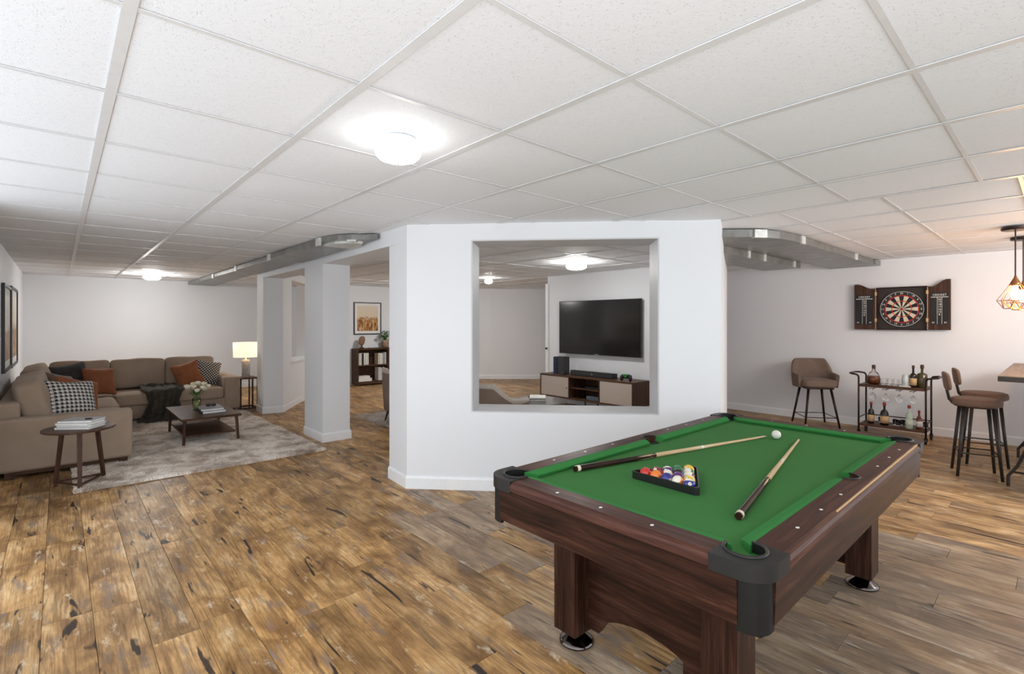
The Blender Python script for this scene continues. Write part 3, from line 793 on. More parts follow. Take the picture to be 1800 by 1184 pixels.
ry = Matrix.Rotation(R(-13), 3, 'Y'); rx = Matrix.Rotation(R(-9), 3, 'X')
for y0, y1 in ((7.10, 8.58), (8.59, 10.05)):
    MB().cushion((-.20, (y0 + y1) / 2, .685), (.25, y1 - y0, .52), e=7, puff=(.22, 0, .03), n=14, rot=ry, wob=.014, seed=y0 + 3).build('back_cushion', S, so, world=True, smooth=True)
for x0, x1 in ((-.12, .60), (.605, 1.32), (1.325, 2.04)):
    MB().cushion(((x0 + x1) / 2, 10.24, .70), (x1 - x0, .22, .47), e=11, puff=(0, .3, .02), n=14, rot=rx, wob=.014, seed=x0 + 9).build('back_cushion', S, so, world=True, smooth=True)
for x, y in ((-.36, 6.93), (.52, 6.93), (2.2, 9.56), (2.2, 10.5), (-.36, 10.5), (.55, 9.3)):
    mbx(x - .035, x + .035, y - .035, y + .035, .0, .075).build('foot', M['brown_z'], so, world=True)
mbx(SX0 + .08, SX1 - .04, 6.93, 7.0, .03, .075).build('plinth', M['brown_x'], so, world=True)

def pillow_mat(name, kind):
    t = NT(name); tc = t.node('ShaderNodeTexCoord')
    mp = t.node('ShaderNodeMapping'); t.link(tc.outputs['Object'], mp.inputs['Vector'])
    if kind == 'hound':
        mp.inputs['Rotation'].default_value = (0, R(0), 0)
        sp = t.node('ShaderNodeSeparateXYZ'); t.link(mp.outputs[0], sp.inputs[0])
        fx = t.math('FRACT', t.math('MULTIPLY', sp.outputs[0], 24)); fz = t.math('FRACT', t.math('MULTIPLY', sp.outputs[2], 24))
        a = t.math('GREATER_THAN', fx, .5); b = t.math('GREATER_THAN', fz, .5)
        tw = t.math('GREATER_THAN', t.math('FRACT', t.math('MULTIPLY', t.math('ADD', sp.outputs[0], sp.outputs[2]), 48)), .5)
        both = t.math('MULTIPLY', a, b); any_ = t.math('ABSOLUTE', t.math('SUBTRACT', a, b))
        k = t.math('ADD', both, t.math('MULTIPLY', any_, tw))
    else:
        v = t.node('ShaderNodeMapping'); v.inputs['Rotation'].default_value = (0, R(45), 0); v.inputs['Scale'].default_value = (30, 1, 30); t.link(tc.outputs['Object'], v.inputs['Vector'])
        sp = t.node('ShaderNodeSeparateXYZ'); t.link(v.outputs[0], sp.inputs[0])
        fx = t.math('FRACT', sp.outputs[0]); fz = t.math('FRACT', sp.outputs[2])
        k = t.math('MAXIMUM', t.math('GREATER_THAN', fx, .58), t.math('GREATER_THAN', fz, .58)); 
    t.color(t.mix(k, (.68, .65, .60), (.022, .02, .024))); t.set(Roughness=.95); return t.m
M['hound'] = pillow_mat('houndstooth_fabric', 'hound'); M['lattice'] = pillow_mat('black_white_lattice_fabric', 'lattice')
def pillow(c, size, rot, mat, label, seed, th=.17):
    o = MB().cushion((0, 0, 0), (size, th, size), e=14, n=16, pinch=.22, wob=.010, seed=seed).build('throw_pillow', mat, None, smooth=True)
    o.location = c; o.rotation_euler = tuple(R(a) for a in rot); tag(o, label, 'pillow', 'throw pillows on the sofa'); return o
pillow((.10, 7.42, .66), .50, (-24, 6, 28), M['hound'], 'black and white houndstooth pillow nearest, behind the near sofa arm', 1)
pillow((.16, 7.72, .66), .48, (-22, 16, 34), M['rust'], 'rust pillow just behind the near houndstooth pillow', 2, .15)
pillow((.02, 8.60, .68), .44, (-24, 14, 50), M['mocha'], 'mocha brown pillow against the left back cushions', 3)
pillow((.12, 9.62, .70), .50, (-16, -6, 30), M['slate'], 'dark slate pillow in the corner of the sofa', 4)
pillow((.44, 9.55, .665), .42, (-18, 4, 22), M['rust'], 'rust pillow in the corner, right of the slate pillow', 5)
pillow((1.60, 9.86, .665), .42, (-20, -14, 14), M['rust'], 'rust pillow against the right back cushion', 6)
pillow((1.90, 9.97, .665), .43, (-16, 12, 6), M['lattice'], 'black and white lattice pillow beside the right sofa arm', 7)

# throw blanket over the seat front
def throw():
    nx, ny = 40, 60; v = []; f = []; r = random.Random(8)
    prof = [(10.02, .50), (9.85, .485), (9.6, .478), (9.46, .475), (9.41, .455), (9.385, .40), (9.375, .28), (9.36, .14), (9.34, .065), (9.24, .045)]
    def pp(t):
        k = t * (len(prof) - 1); i = min(int(k), len(prof) - 2); q = k - i
        return prof[i][0] * (1 - q) + prof[i + 1][0] * q, prof[i][1] * (1 - q) + prof[i + 1][1] * q
    for j in range(ny + 1):
        t = j / ny; y, z = pp(t); hang = max(0, (t - .4) / .6)
        for i in range(nx + 1):
            u_ = i / nx; wdt = .25 + .13 * abs(math.sin(t * 4.2 + .4)) + .06 * hang + .02 * math.sin(u_ * 9 + t * 6)
            x = 1.20 + (u_ - .5) * 2 * wdt * .72 + .03 * math.sin(t * 5)
            fold = math.sin(u_ * 34 + 2.0 * noise.noise(Vector((u_ * 3, t * 2, 0)))) * .5 + .5 * math.sin(u_ * 17 + 1.5 + t * 2)
            amp = .010 + .040 * hang
            yy = y - fold * amp * (1 if hang > 0 else .3) - .012 * hang
            zz = z + (fold * .016 + .030 * noise.noise(Vector((u_ * 5, t * 7, 4))) + .020) * (1 - hang)
            v.append((x, yy, max(.035, zz)))
    for j in range(ny):
        for i in range(nx): k = j * (nx + 1) + i; f.append((k, k + 1, k + nx + 2, k + nx + 1))
    t_ = root('throw_blanket', (1.2, 9.4, .03), 'crumpled dark olive throw hanging over the sofa seat front', 'blanket')
    MB().add(v, f).build('cloth', M['throw'], t_, world=True, smooth=True, solid=.006)
    mb = MB()
    for k in range(46):
        x = 1.20 + (k / 45 - .5) * .50; y = 9.22 + r.uniform(-.01, .01)
        mb.cyl((x, y, .045), (x + r.uniform(-.02, .02), y - r.uniform(.04, .08), .036), .004, .002, 5)
    mb.build('fringe', M['throw'], t_, world=True)
throw()

# ------------------------------------------------------------------ coffee table
ct = root('coffee_table', (1.43, 7.8, .03), 'low square walnut coffee table with a lower shelf on the shag rug', 'coffee table')
MB().box(1.10, 1.765, 7.20, 8.42, .325, .355).build('tabletop', M['brown_x'], ct, world=True, bevel=.004)
for x, y, dx, dy in ((1.145, 7.26, -.012, -.0), (1.715, 7.26, .02, -.01), (1.145, 8.30, -.012, .02), (1.715, 8.30, .02, .02)):
    MB().cyl((x, y, .326), (x + dx, y + dy, .024), .020, .016, 14).build('leg', M['brown_z'], ct, world=True, smooth=False)
MB().box(1.15, 1.71, 7.27, 8.29, .115, .135).build('shelf', M['brown_x'], ct, world=True, bevel=.003)
vs = root('flower_vase', (1.385, 7.93, .355), 'clear glass vase of white roses on the coffee table', 'vase')
MB().lathe([(.045, 0), (.048, .004), (.049, .155), (.046, .155), (.045, .012), (.0001, .012)], n=28).build('vase', M['thin_glass'], vs, smooth=True)
MB().lathe([(.040, .014), (.042, .016), (.042, .12), (.0001, .12)], n=20).build('stems_in_water', M['water'], vs, smooth=True)
rf = random.Random(4)
for k in range(17):
    a = k * 2.4; rr = .155 * math.sqrt((k + .5) / 17) * 1.0; h = .285 + .085 * (1 - (rr / .155) ** 1.5) + rf.uniform(-.03, .02)
    p = Vector((rr * math.cos(a), rr * math.sin(a), h))
    MB().tube([(rf.uniform(-.02, .02), rf.uniform(-.02, .02), .05), (p.x * .35, p.y * .35, h * .62), tuple(p - Vector((0, 0, .02)))], .0022, 5).build('stem', M['leaf'], vs)
    mb = MB(); mb.lathe([(.0001, -.028), (.018, -.022), (.026, -.002), (.022, .018), (.012, .024), (.0001, .020)], tuple(p), 10)
    for q in range(5):
        an = q * 1.257 + k; c = p + Vector((math.cos(an), math.sin(an), 0)) * .018
        mb.lathe([(.0001, -.018), (.013, -.010), (.018, .008), (.010, .020), (.0001, .016)], tuple(c), 7)
    mb.build('rose', M['petal'], vs, smooth=True)
for k in range(12):
    a = k * 1.9; r0 = .02; r1 = .06 + .02 * (k % 3); z0 = .17 + .015 * (k % 4); d_ = Vector((math.cos(a), math.sin(a), 0)); s_ = Vector((-d_.y, d_.x, 0)) * .02
    p0 = d_ * r0 + Vector((0, 0, z0)); p2 = d_ * r1 + Vector((0, 0, z0 + .05)); pm = (p0 + p2) / 2 + Vector((0, 0, .015))
    MB().add([p0, pm + s_, p2, pm - s_, pm + Vector((0, 0, -.006))], [(0, 1, 4), (1, 2, 4), (2, 3, 4), (3, 0, 4)]).build('leaf', M['leaf'], vs)
def book(loc, rz, w_, d_, h_, cover, label, group=None, upright=False):
    """flat book with its page block and a cover wrapped on three sides"""
    t = root('book', loc, label, 'book', group, rz)
    c = .0022
    if upright:   # w_ thick along x, d_ deep along y, h_ tall; spine at -y
        MB().box(-w_ / 2, w_ / 2, -d_ / 2, -d_ / 2 + c, 0, h_).box(-w_ / 2, -w_ / 2 + c, -d_ / 2, d_ / 2, 0, h_).box(w_ / 2 - c, w_ / 2, -d_ / 2, d_ / 2, 0, h_).build('cover', cover, t)
        MB().box(-w_ / 2 + c, w_ / 2 - c, -d_ / 2 + c, d_ / 2 - .004, .003, h_ - .003).build('pages', M['white'], t)
    else:
        MB().box(-w_ / 2, w_ / 2, -d_ / 2, d_ / 2, 0, c).box(-w_ / 2, w_ / 2, -d_ / 2, d_ / 2, h_ - c, h_).box(-w_ / 2, -w_ / 2 + c, -d_ / 2, d_ / 2, c, h_ - c).build('cover', cover, t)
        MB().box(-w_ / 2 + c, w_ / 2 - .004, -d_ / 2 + .004, d_ / 2 - .004, c, h_ - c).build('pages', M['white'], t)
    return t
book((1.50, 7.66, .355), R(2), .27, .40, .032, M['dgrey'], 'black covered book on the coffee table, under the grey one')
book((1.50, 7.67, .387), R(-3), .26, .38, .022, M['grey'], 'grey covered book topmost on the coffee table')
sg = root('sunglasses', (1.52, 7.74, .409), 'dark folded sunglasses lying on the coffee table books', 'glasses')
for dx in (-.032, .032): MB().cushion((dx, 0, .018), (.058, .03, .036), e=3, n=6).build('lens', M['black'], sg, smooth=True)
MB().tube([(-.07, 0, .018), (-.07, .05, .012), (.05, .06, .008)], .003, 6).build('temple', M['gold'], sg)
MB().tube([(.07, 0, .018), (.07, .045, .012), (-.05, .05, .008)], .003, 6).build('temple', M['gold'], sg)

# ------------------------------------------------------------------ near side table with books
st = root('side_table', (.14, 6.23, 0), 'round walnut side table in front of the near sofa arm', 'side table')
MB().lathe([(.0001, .528), (.245, .528), (.268, .534), (.272, .543), (.268, .553), (.0001, .555)], n=48).build('tabletop', M['brown_x'], st, smooth=False)
fe = [(-.165, .12), (.0, -.165), (.185, .15)]
for (x, y) in fe:
    n_ = Vector((-y, x)).normalized() * .017; rr = Vector((x, y)).normalized() * .010
    tp = Vector((x, y)) * .72
    v = []
    for c, z, k in ((Vector((x, y)), .033, 1.0), (tp, .53, 1.15)):
        for s1, s2 in ((-1, -1), (1, -1), (1, 1), (-1, 1)): v.append((*(c + n_ * s1 * k + rr * s2 * k), z))
    MB().add(v, [(3, 2, 1, 0), (4, 5, 6, 7)] + [(i, (i + 1) % 4, (i + 1) % 4 + 4, i + 4) for i in range(4)]).build('leg', M['brown_z'], st)
for i in range(3):
    p, q = Vector((*fe[i], 0)), Vector((*fe[(i + 1) % 3], 0))
    if i == 1: continue
    MB().tube([(p.x * 1.0, p.y, .045), (q.x * 1.0, q.y, .045)], .011, 4).build('stretcher', M['brown_z'], st)
MB().tube([(fe[1][0], fe[1][1], .045), (fe[2][0], fe[2][1], .045)], .011, 4).build('stretcher', M['brown_z'], st)
for (x, y) in fe: MB().box(x - .014, x + .014, y - .014, y + .014, .0 if x < 0 else .018, .036).build('foot', M['brown_z'], st)
hb = ['lowest', 'second from the bottom', 'third from the bottom', 'topmost']
for k in range(4):
    book((.15 + .01 * (k % 2), 6.20 - .008 * (k % 3), .555 + .0195 * k), R(-38 + [0, 3, -3, 5][k]), .30 - .006 * k, .21, .019, M['white'] if k % 2 == 0 else M['grey'],
         f'pale book on the round side table, {hb[k]} of the stack of four', 'books on the side table')
pc = root('black_clasp', (.205, 6.14, .633), 'small black object on the topmost book of the side table', 'ornament')
MB().cushion((0, 0, .006), (.055, .03, .012), e=3, n=6).build('body', M['black'], pc, smooth=True); pc['label'] = 'small black oval trinket on the side table books'

# ------------------------------------------------------------------ lamp table and lamp
lt = root('lamp_table', (2.47, 9.75, 0), 'slim dark wood lamp table right of the sofa', 'side table')
MB().box(2.32, 2.62, 9.58, 9.92, .545, .568).build('tabletop', M['brown_x'], lt, world=True, bevel=.003)
for x, y in ((2.335, 9.595), (2.605, 9.595), (2.335, 9.905), (2.605, 9.905)):
    MB().box(x - .012, x + .012, y - .012, y + .012, 0, .545).build('leg', M['brown_z'], lt, world=True)
for y in (9.595, 9.905): MB().box(2.347, 2.593, y - .010, y + .010, .02, .045).build('stretcher', M['brown_z'], lt, world=True)
for x in (2.335, 2.605): MB().box(x - .010, x + .010, 9.607, 9.893, .02, .045).build('stretcher', M['brown_z'], lt, world=True)
MB().box(2.46, 2.48, 9.585, 9.605, .045, .545).build('upright', M['brown_z'], lt, world=True)
la = root('table_lamp', (2.455, 9.75, .568), 'glowing table lamp with a cream drum shade and ribbed glass base', 'lamp')
M['ribglass'] = plain('ribbed_grey_glass', (.36, .34, .32), .12, var=.25, vs=60)
MB().lathe([(.06, 0), (.068, .006)] + [(.066 + .006 * (i % 2), .02 + .012 * i) for i in range(22)] + [(.066, .29), (.0001, .30)], n=28).build('glass_base', M['ribglass'], la, smooth=False)
MB().lathe([(.06, .29), (.06, .305), (.012, .31), (.012, .36), (.0001, .36)], n=20).build('neck', M['ivory'], la, smooth=True)
MB().lathe([(.198, .355), (.205, .615), (.202, .615), (.195, .355)], n=40).build('lamp_shade', M['shade'], la, smooth=True)
MB().lathe([(.0001, .37), (.03, .40), (.035, .44), (.02, .49), (.0001, .50)], n=14).build('bulb', emit('warm_lamp_bulb', (1, .72, .45), 30), la, smooth=True)

# ------------------------------------------------------------------ framed pictures
def art_mat(name, seed, sky, horiz, flip=False):
    """abstract brown and gold wash"""
    t = NT(name); v = t.coord('Generated', (1, 1, 1)); sp = t.node('ShaderNodeSeparateXYZ'); t.link(v, sp.inputs[0])
    n = t.noise(t.coord('Generated', (3.2, 3.2, 3.2)), 1.5 + seed * .13, 6, .6, .8)
    n2 = t.noise(t.coord('Generated', (5, 5, 2)), 2.1 + seed * .1, 5, .7, .3)
    k = t.math('ADD', t.math('MULTIPLY', sp.outputs[2], -1.0), horiz); k = t.math('ADD', k, t.math('MULTIPLY', t.math('SUBTRACT', n, .5), .5))
    mask = t.ramp(k, [(.0, 0.0), (.10, 1.0)])
    paint = t.ramp(n2, [(.30, (.035, .012, .006)), (.43, (.20, .065, .015)), (.53, (.50, .24, .05)), (.66, (.66, .52, .36))])
    back = t.mix(sp.outputs[2], (.66, .52, .36), sky)
    t.color(t.mix(mask, back, paint)); t.set(Roughness=.45); return t.m
def picture(name, axis, fixed, a0, a1, z0, z1, fw, matw, mat, label, group=None, s=1):
    """axis 'x': hangs on a wall of constant x, spanning a0..a1 in y"""
    t = root(name, ((fixed, (a0 + a1) / 2, z0) if axis == 'x' else ((a0 + a1) / 2, fixed, z0)), label, 'picture', group)
    def bx(b0, b1, c0, c1, d0, d1):
        return MB().box(min(fixed + s * d0, fixed + s * d1), max(fixed + s * d0, fixed + s * d1), b0, b1, c0, c1) if axis == 'x' else MB().box(b0, b1, min(fixed + s * d0, fixed + s * d1), max(fixed + s * d0, fixed + s * d1), c0, c1)
    for q in ((a0, a1, z0, z0 + fw), (a0, a1, z1 - fw, z1), (a0, a0 + fw, z0 + fw, z1 - fw), (a1 - fw, a1, z0 + fw, z1 - fw)):
        bx(*q, .002, .032).build('frame', M['black'], t, world=True)
    bx(a0 + fw, a1 - fw, z0 + fw, z1 - fw, .004, .016).build('mount', M['white'], t, world=True)
    bx(a0 + fw + matw, a1 - fw - matw, z0 + fw + matw, z1 - fw - matw, .016, .019).build('print', mat, t, world=True)
picture('framed_picture', 'y', 11.75, 5.37, 6.10, 1.235, 2.035, .022, .065, art_mat('autumn_abstract', 1, (.72, .62, .48), .55), 'framed brown and gold abstract above the bookcase', None, -1)
picture('framed_picture', 'x', -.5, 8.28, 9.42, .94, 2.0, .035, .09, art_mat('gold_abstract', 4, (.92, .86, .72), .50), 'black framed gold abstract on the left wall, nearer of the pair', 'pictures on the left wall', 1)
picture('framed_picture', 'x', -.5, 9.50, 10.80, .92, 2.03, .035, .09, art_mat('brown_abstract', 7, (.92, .86, .72), .55), 'black framed dark brown abstract on the left wall, farther of the pair', 'pictures on the left wall', 1)

# ------------------------------------------------------------------ bookcase by the picture wall
bc = root('bookcase', (6.1, 11.57, 0), 'low dark wood bookcase under the framed abstract', 'bookcase')
bx0, bx1, by0, by1 = 5.31, 6.95, 11.40, 11.73
bm = M['brown_x']
MB().box(bx0, bx1, by0, by1, .87, .90).build('top', bm, bc, world=True, bevel=.002)
MB().box(bx0, bx1, by0 + .01, by1, .03, .10).build('plinth', bm, bc, world=True)
for x in (bx0, 6.11, bx1 - .03): MB().box(x, x + .03, by0, by1, .10, .87).build('side_panel', M['brown_z'], bc, world=True)
MB().box(bx0 + .03, bx1 - .03, by0 + .005, by1, .47, .50).build('shelf', bm, bc, world=True)
MB().box(bx0 + .03, bx1 - .03, by1 - .012, by1, .10, .87).build('back_panel', bm, bc, world=True)
for x in (bx0 + .04, bx1 - .07): MB().box(x, x + .03, by0 + .02, by0 + .05, 0, .03).build('foot', M['brown_z'], bc, world=True)
rb = random.Random(21)
def row(x, z, n, where, tall=.30):
    for k in range(n):
        wd = rb.uniform(.030, .05); h = tall * rb.uniform(.82, 1.0)
        m = [M['white'], M['white'], M['grey'], M['white'], M['dgrey'], M['ivory']][rb.randrange(6)]
        nm = {id(M['white']): 'white', id(M['grey']): 'grey', id(M['dgrey']): 'dark grey', id(M['ivory']): 'cream'}[id(m)]
        t = book((x + wd / 2, 11.54, z), 0, wd, .20, h, m, f'{nm} upright book {where}, {["leftmost","second","third","fourth","fifth","sixth","seventh"][k]} from the left', 'upright books in the bookcase', True)
        x += wd + .006
row(5.36, .50, 6, 'on the upper shelf left'); row(5.87, .50, 5, 'on the upper shelf beside the divider'); row(5.88, .10, 5, 'on the lower shelf behind the armchair', .33)
book((5.52, 11.53, .10), 0, .36, .22, .07, M['white'], 'thick white book lying on the bookcase floor, lower of two')
book((5.50, 11.53, .17), R(3), .30, .21, .06, M['white'], 'white book lying on another in the bookcase, upper of two')
sculpt = root('sculpture', (5.49, 11.55, .90), 'small brown oval sculpture on the bookcase top', 'sculpture')
MB().lathe([(.055, 0), (.06, .01), (.05, .025), (.02, .035), (.02, .08), (.0001, .08)], n=20).build('stand', M['brown_z'], sculpt, smooth=True)
MB().cushion((0, 0, .185), (.16, .10, .25), e=2.4, n=10, wob=.02).build('body', plain('speckled_clay', (.26, .14, .08), .6, var=.5, vs=60), sculpt, smooth=True)
dish = root('white_dish', (5.72, 11.52, .90), 'little white dish on the bookcase top', 'dish')
MB().lathe([(.03, 0), (.06, .012), (.075, .03), (.072, .03), (.055, .014), (.0001, .01)], n=20).build('bowl', M['white'], dish, smooth=True)
pp = root('potted_plant', (6.12, 11.55, .90), 'small leafy green plant in a tan pot on the bookcase', 'plant')
MB().lathe([(.06, 0), (.085, .02), (.09, .15), (.095, .19), (.085, .19), (.08, .165), (.0001, .165)], n=24).build('pot', plain('woven_tan_pot', (.36, .25, .16), .8, var=.3, vs=40), pp, smooth=True)
rp = random.Random(6)
for k in range(34):
    a = k * 2.4; r1 = .07 + .14 * rp.random(); h = .24 + .22 * rp.random() * (1.2 - r1 * 3); d_ = Vector((math.cos(a), math.sin(a), 0))
    p0 = d_ * r1 * .45 + Vector((0, 0, h - .03)); p2 = d_ * (r1 + .05) + Vector((0, 0, h)); s_ = Vector((-d_.y, d_.x, 0)) * .034; pm = (p0 + p2) / 2 + Vector((0, 0, .03))
    lf = MB().add([p0, pm + s_, p2, pm - s_, pm - Vector((0, 0, .008))], [(0, 1, 4), (1, 2, 4), (2, 3, 4), (3, 0, 4)]).build('leaf', M['leaf'], pp)
    MB().tube([(0, 0, .16), tuple(p0)], .003, 4).build('stem', M['leaf'], lf)

# ------------------------------------------------------------------ armchairs and round table in the far room
def shell(mb, a0, a1, rx, ry, z0, ztop, th=.05, n=28, flare=.0, k=8, ex=2.0):
    """wraparound upholstered shell; angle 0 is the middle of the back (-x side)"""
    v = []; f = []
    for i in range(n + 1):
        t = a0 + (a1 - a0) * i / n; c, s_ = -math.cos(R(t)), math.sin(R(t))
        c = math.copysign(abs(c) ** (2 / ex), c); s_ = math.copysign(abs(s_) ** (2 / ex), s_)
        zt = ztop(abs(t))
        ring = []
        for (o_, q) in ((0, 0), (0, .35), (0, .7), (.1, .95), (.5, 1.0), (.9, .95), (1, .7), (1, .35), (1, 0)):
            z = z0 + (zt - z0) * q; fl = 1 + flare * q
            ring.append(((rx * fl - th * o_) * c, (ry * fl - th * o_) * s_, z))
        v += ring
    m = 9
    for i in range(n):
        for j in range(m): f.append((i * m + j, (i + 1) * m + j, (i + 1) * m + (j + 1) % m, i * m + (j + 1) % m))
    f += [tuple(range(m)), tuple(range(n * m, n * m + m))[::-1]]
    mb.add(v, f)
def armchair(loc, rz, label):
    t = root('armchair', loc, label, 'armchair', 'pale armchairs in the far room', rz)
    z = lambda a: .80 if a < 48 else (.80 - .20 * min(1, (a - 48) / 42))
    m = MB(); shell(m, -125, 125, .36, .37, .20, z, .085, 40, .10, ex=3.0); m.build('shell', [M['tan']], t, smooth=True)
    zi = lambda a: z(a) + .008
    path = []
    for i in range(41):
        a = -125 + 250 * i / 40; c, s_ = -math.cos(R(a)), math.sin(R(a)); c = math.copysign(abs(c) ** (2 / 3), c); s_ = math.copysign(abs(s_) ** (2 / 3), s_)
        path.append(((.36 * 1.10 - .043) * c, (.37 * 1.10 - .043) * s_, z(abs(a)) - .008))
    MB().tube(path, .040, 8).build('top_band', M['cream'], t, smooth=True)
    MB().cushion((.06, 0, .36), (.56, .52, .17), e=6, puff=(0, 0, .15), n=10).build('seat_cushion', M['cream'], t, smooth=True)
    MB().box(-.25, .28, -.26, .26, .20, .29).build('seat_base', M['tan'], t, bevel=.02)
    for x, y in ((-.24, -.24), (.26, -.24), (-.24, .24), (.26, .24)):
        MB().cyl((x, y, .21), (x * 1.22, y * 1.15, .012), .022, .010, 12).build('leg', M['black'], t)
    return t
armchair((4.02, 6.80, .0), R(-8), 'pale armchair seen from behind, left of the white angled wall')
armchair((3.98, 4.72, .0), R(0), 'pale armchair seen through the opening beside the round table')
rt = root('round_coffee_table', (4.96, 4.95, 0), 'round grey topped coffee table seen through the wall opening', 'coffee table')
MB().lathe([(.0001, .425), (.38, .425), (.405, .435), (.41, .45), (.0001, .452)], n=48).build('tabletop', plain('grey_stone_top', (.16, .145, .13), .18, var=.25, vs=6), rt, smooth=False)
MB().lathe([(.30, .38), (.33, .38), (.33, .425), (.30, .425)], n=32).build('apron', M['brown_z'], rt)
for k in range(4):
    a = R(45 + 90 * k); MB().cyl((.3 * math.cos(a), .3 * math.sin(a), .40), (.34 * math.cos(a), .34 * math.sin(a), .012), .02, .014, 12).build('leg', M['brown_z'], rt)
book((4.98, 4.98, .452), R(-40), .22, .34, .028, M['dgrey'], 'dark book under the white magazine on the round table')
mgz = book((5.0, 4.99, .480), R(-46), .22, .30, .016, M['white'], 'white magazine topmost on the round table')

ol = root('wall_outlet', (7.2, 6.15, .70), 'small white wall outlet above the left end of the console', 'outlet')
MB().box(-.006, -.001, -.035, .035, -.055, .055).build('plate', M['trim'], ol, bevel=.002)
for z in (-.022, .022): MB().box(-.0075, -.006, -.014, .014, z - .012, z + .012).build('socket', M['white'], ol)
# ------------------------------------------------------------------ television and console
tv = root('television', (7.2, 5.61, .95), 'large black flat television mounted on the far wall', 'television')
MB().box(7.12, 7.16, 4.70, 6.52, .95, 1.935).build('housing', M['black'], tv, world=True, bevel=.004)
MB().box(7.116, 7.121, 4.715, 6.505, .97, 1.92).build('screen', M['screen'], tv, world=True)
MB().box(7.16, 7.2, 5.2, 6.0, 1.2, 1.7).build('wall_mount', M['black'], tv, world=True)
MB().box(7.112, 7.118, 5.58, 5.66, .953, .966).build('badge', M['grey'], tv, world=True)
cn = root('media_console', (6.93, 5.58, 0), 'long walnut media console with greige sliding doors below the television', 'media console')
cx0, cx1, cy0, cy1, cz0, cz1 = 6.70, 7.17, 4.57, 6.62, .175, .585
MB().box(cx0, cx1, cy0, cy1, cz1 - .025, cz1).build('top', M['brown_y'], cn, world=True, bevel=.002)
MB().box(cx0, cx1, cy0, cy1, cz0, cz0 + .025).build('bottom', M['brown_y'], cn, world=True, bevel=.002)
for y in (cy0, 5.24 - .012, 5.90, cy1 - .022): MB().box(cx0, cx1, y, y + .022, cz0 + .025, cz1 - .025).build('side_panel', M['brown_z'], cn, world=True)
MB().box(cx1 - .01, cx1, cy0, cy1, cz0, cz1).build('back_panel', M['brown_y'], cn, world=True)
MB().box(cx0 + .02, cx1, 5.25, 5.90, .37, .385).build('shelf', M['brown_y'], cn, world=True)
for y0, y1 in ((cy0 + .025, 5.225), (5.925, cy1 - .025)):
    dd = MB().box(cx0 + .004, cx0 + .022, y0, y1, cz0 + .028, cz1 - .028).build('door', M['greige'], cn, world=True, bevel=.002)
    if y0 > 5.5: MB().cyl((cx0 - .006, y0 + .035, .37), (cx0 + .006, y0 + .035, .37), .010, n=10).build('knob', M['black'], dd, world=True)
for x in (6.76, 7.10):
    for y in (4.72, 5.58, 6.47): MB().cyl((x, y, .178), (x, y, 0), .013, .010, 10).build('leg', M['black'], cn, world=True)
def box_thing(name, x0, x1, y0, y1, z0, z1, mat, label, cat, extra=None):
    t = root(name, ((x0 + x1) / 2, (y0 + y1) / 2, z0), label, cat)
    MB().box(x0, x1, y0, y1, z0, z1).build('body', mat, t, world=True, bevel=.005); return t
ps = box_thing('game_console', 6.86, 7.02, 6.17, 6.42, .585, .90, M['dgrey'], 'upright dark blue and black game console on the media console', 'game console')
MB().box(6.855, 6.862, 6.33, 6.425, .59, .895).build('side_stripe', M['navy'], ps, world=True)
MB().box(6.80, 6.86, 6.10, 6.16, .585, .605).build('dock', M['black'], ps, world=True, bevel=.006)
sb = box_thing('soundbar', 6.88, 6.97, 5.06, 6.03, .585, .675, M['black'], 'long black soundbar on the media console below the television', 'soundbar')
MB().box(6.876, 6.881, 5.09, 6.0, .60, .66).build('grille', M['dgrey'], sb, world=True); MB().cyl((6.872, 5.53, .63), (6.878, 5.53, .63), .008, n=10).build('power_light', M['pearl'], sb, world=True)
gc = root('game_controller', (6.84, 4.79, .585), 'black and green game controller standing on the media console', 'game controller')
MB().cushion((0, 0, .075), (.06, .20, .07), e=3, n=8).build('body', M['black'], gc, smooth=True)
for s in (-1, 1): MB().cushion((-.01, s * .085, .045), (.05, .055, .09), e=2.5, n=6).build('grip', M['black'], gc, smooth=True)
for y, z in ((-.02, .10), (.03, .095), (0, .07)): MB().cushion((-.03, y, z), (.02, .045, .022), e=2.5, n=5).build('button', M['green'], gc, smooth=True)
b1 = box_thing('set_top_box', 6.80, 7.0, 5.30, 5.62, .385, .42, M['dgrey'], 'slim dark box on the console shelf', 'set-top box')
b2 = box_thing('media_box', 6.76, 6.98, 5.29, 5.56, .20, .27, plain('blue_grey_plastic', (.10, .13, .16), .3, var=.5, vs=60), 'blue grey box in the lower bay of the console', 'media box')

M['chalk'] = plain('black_chalkboard', (.014, .014, .015), .7)
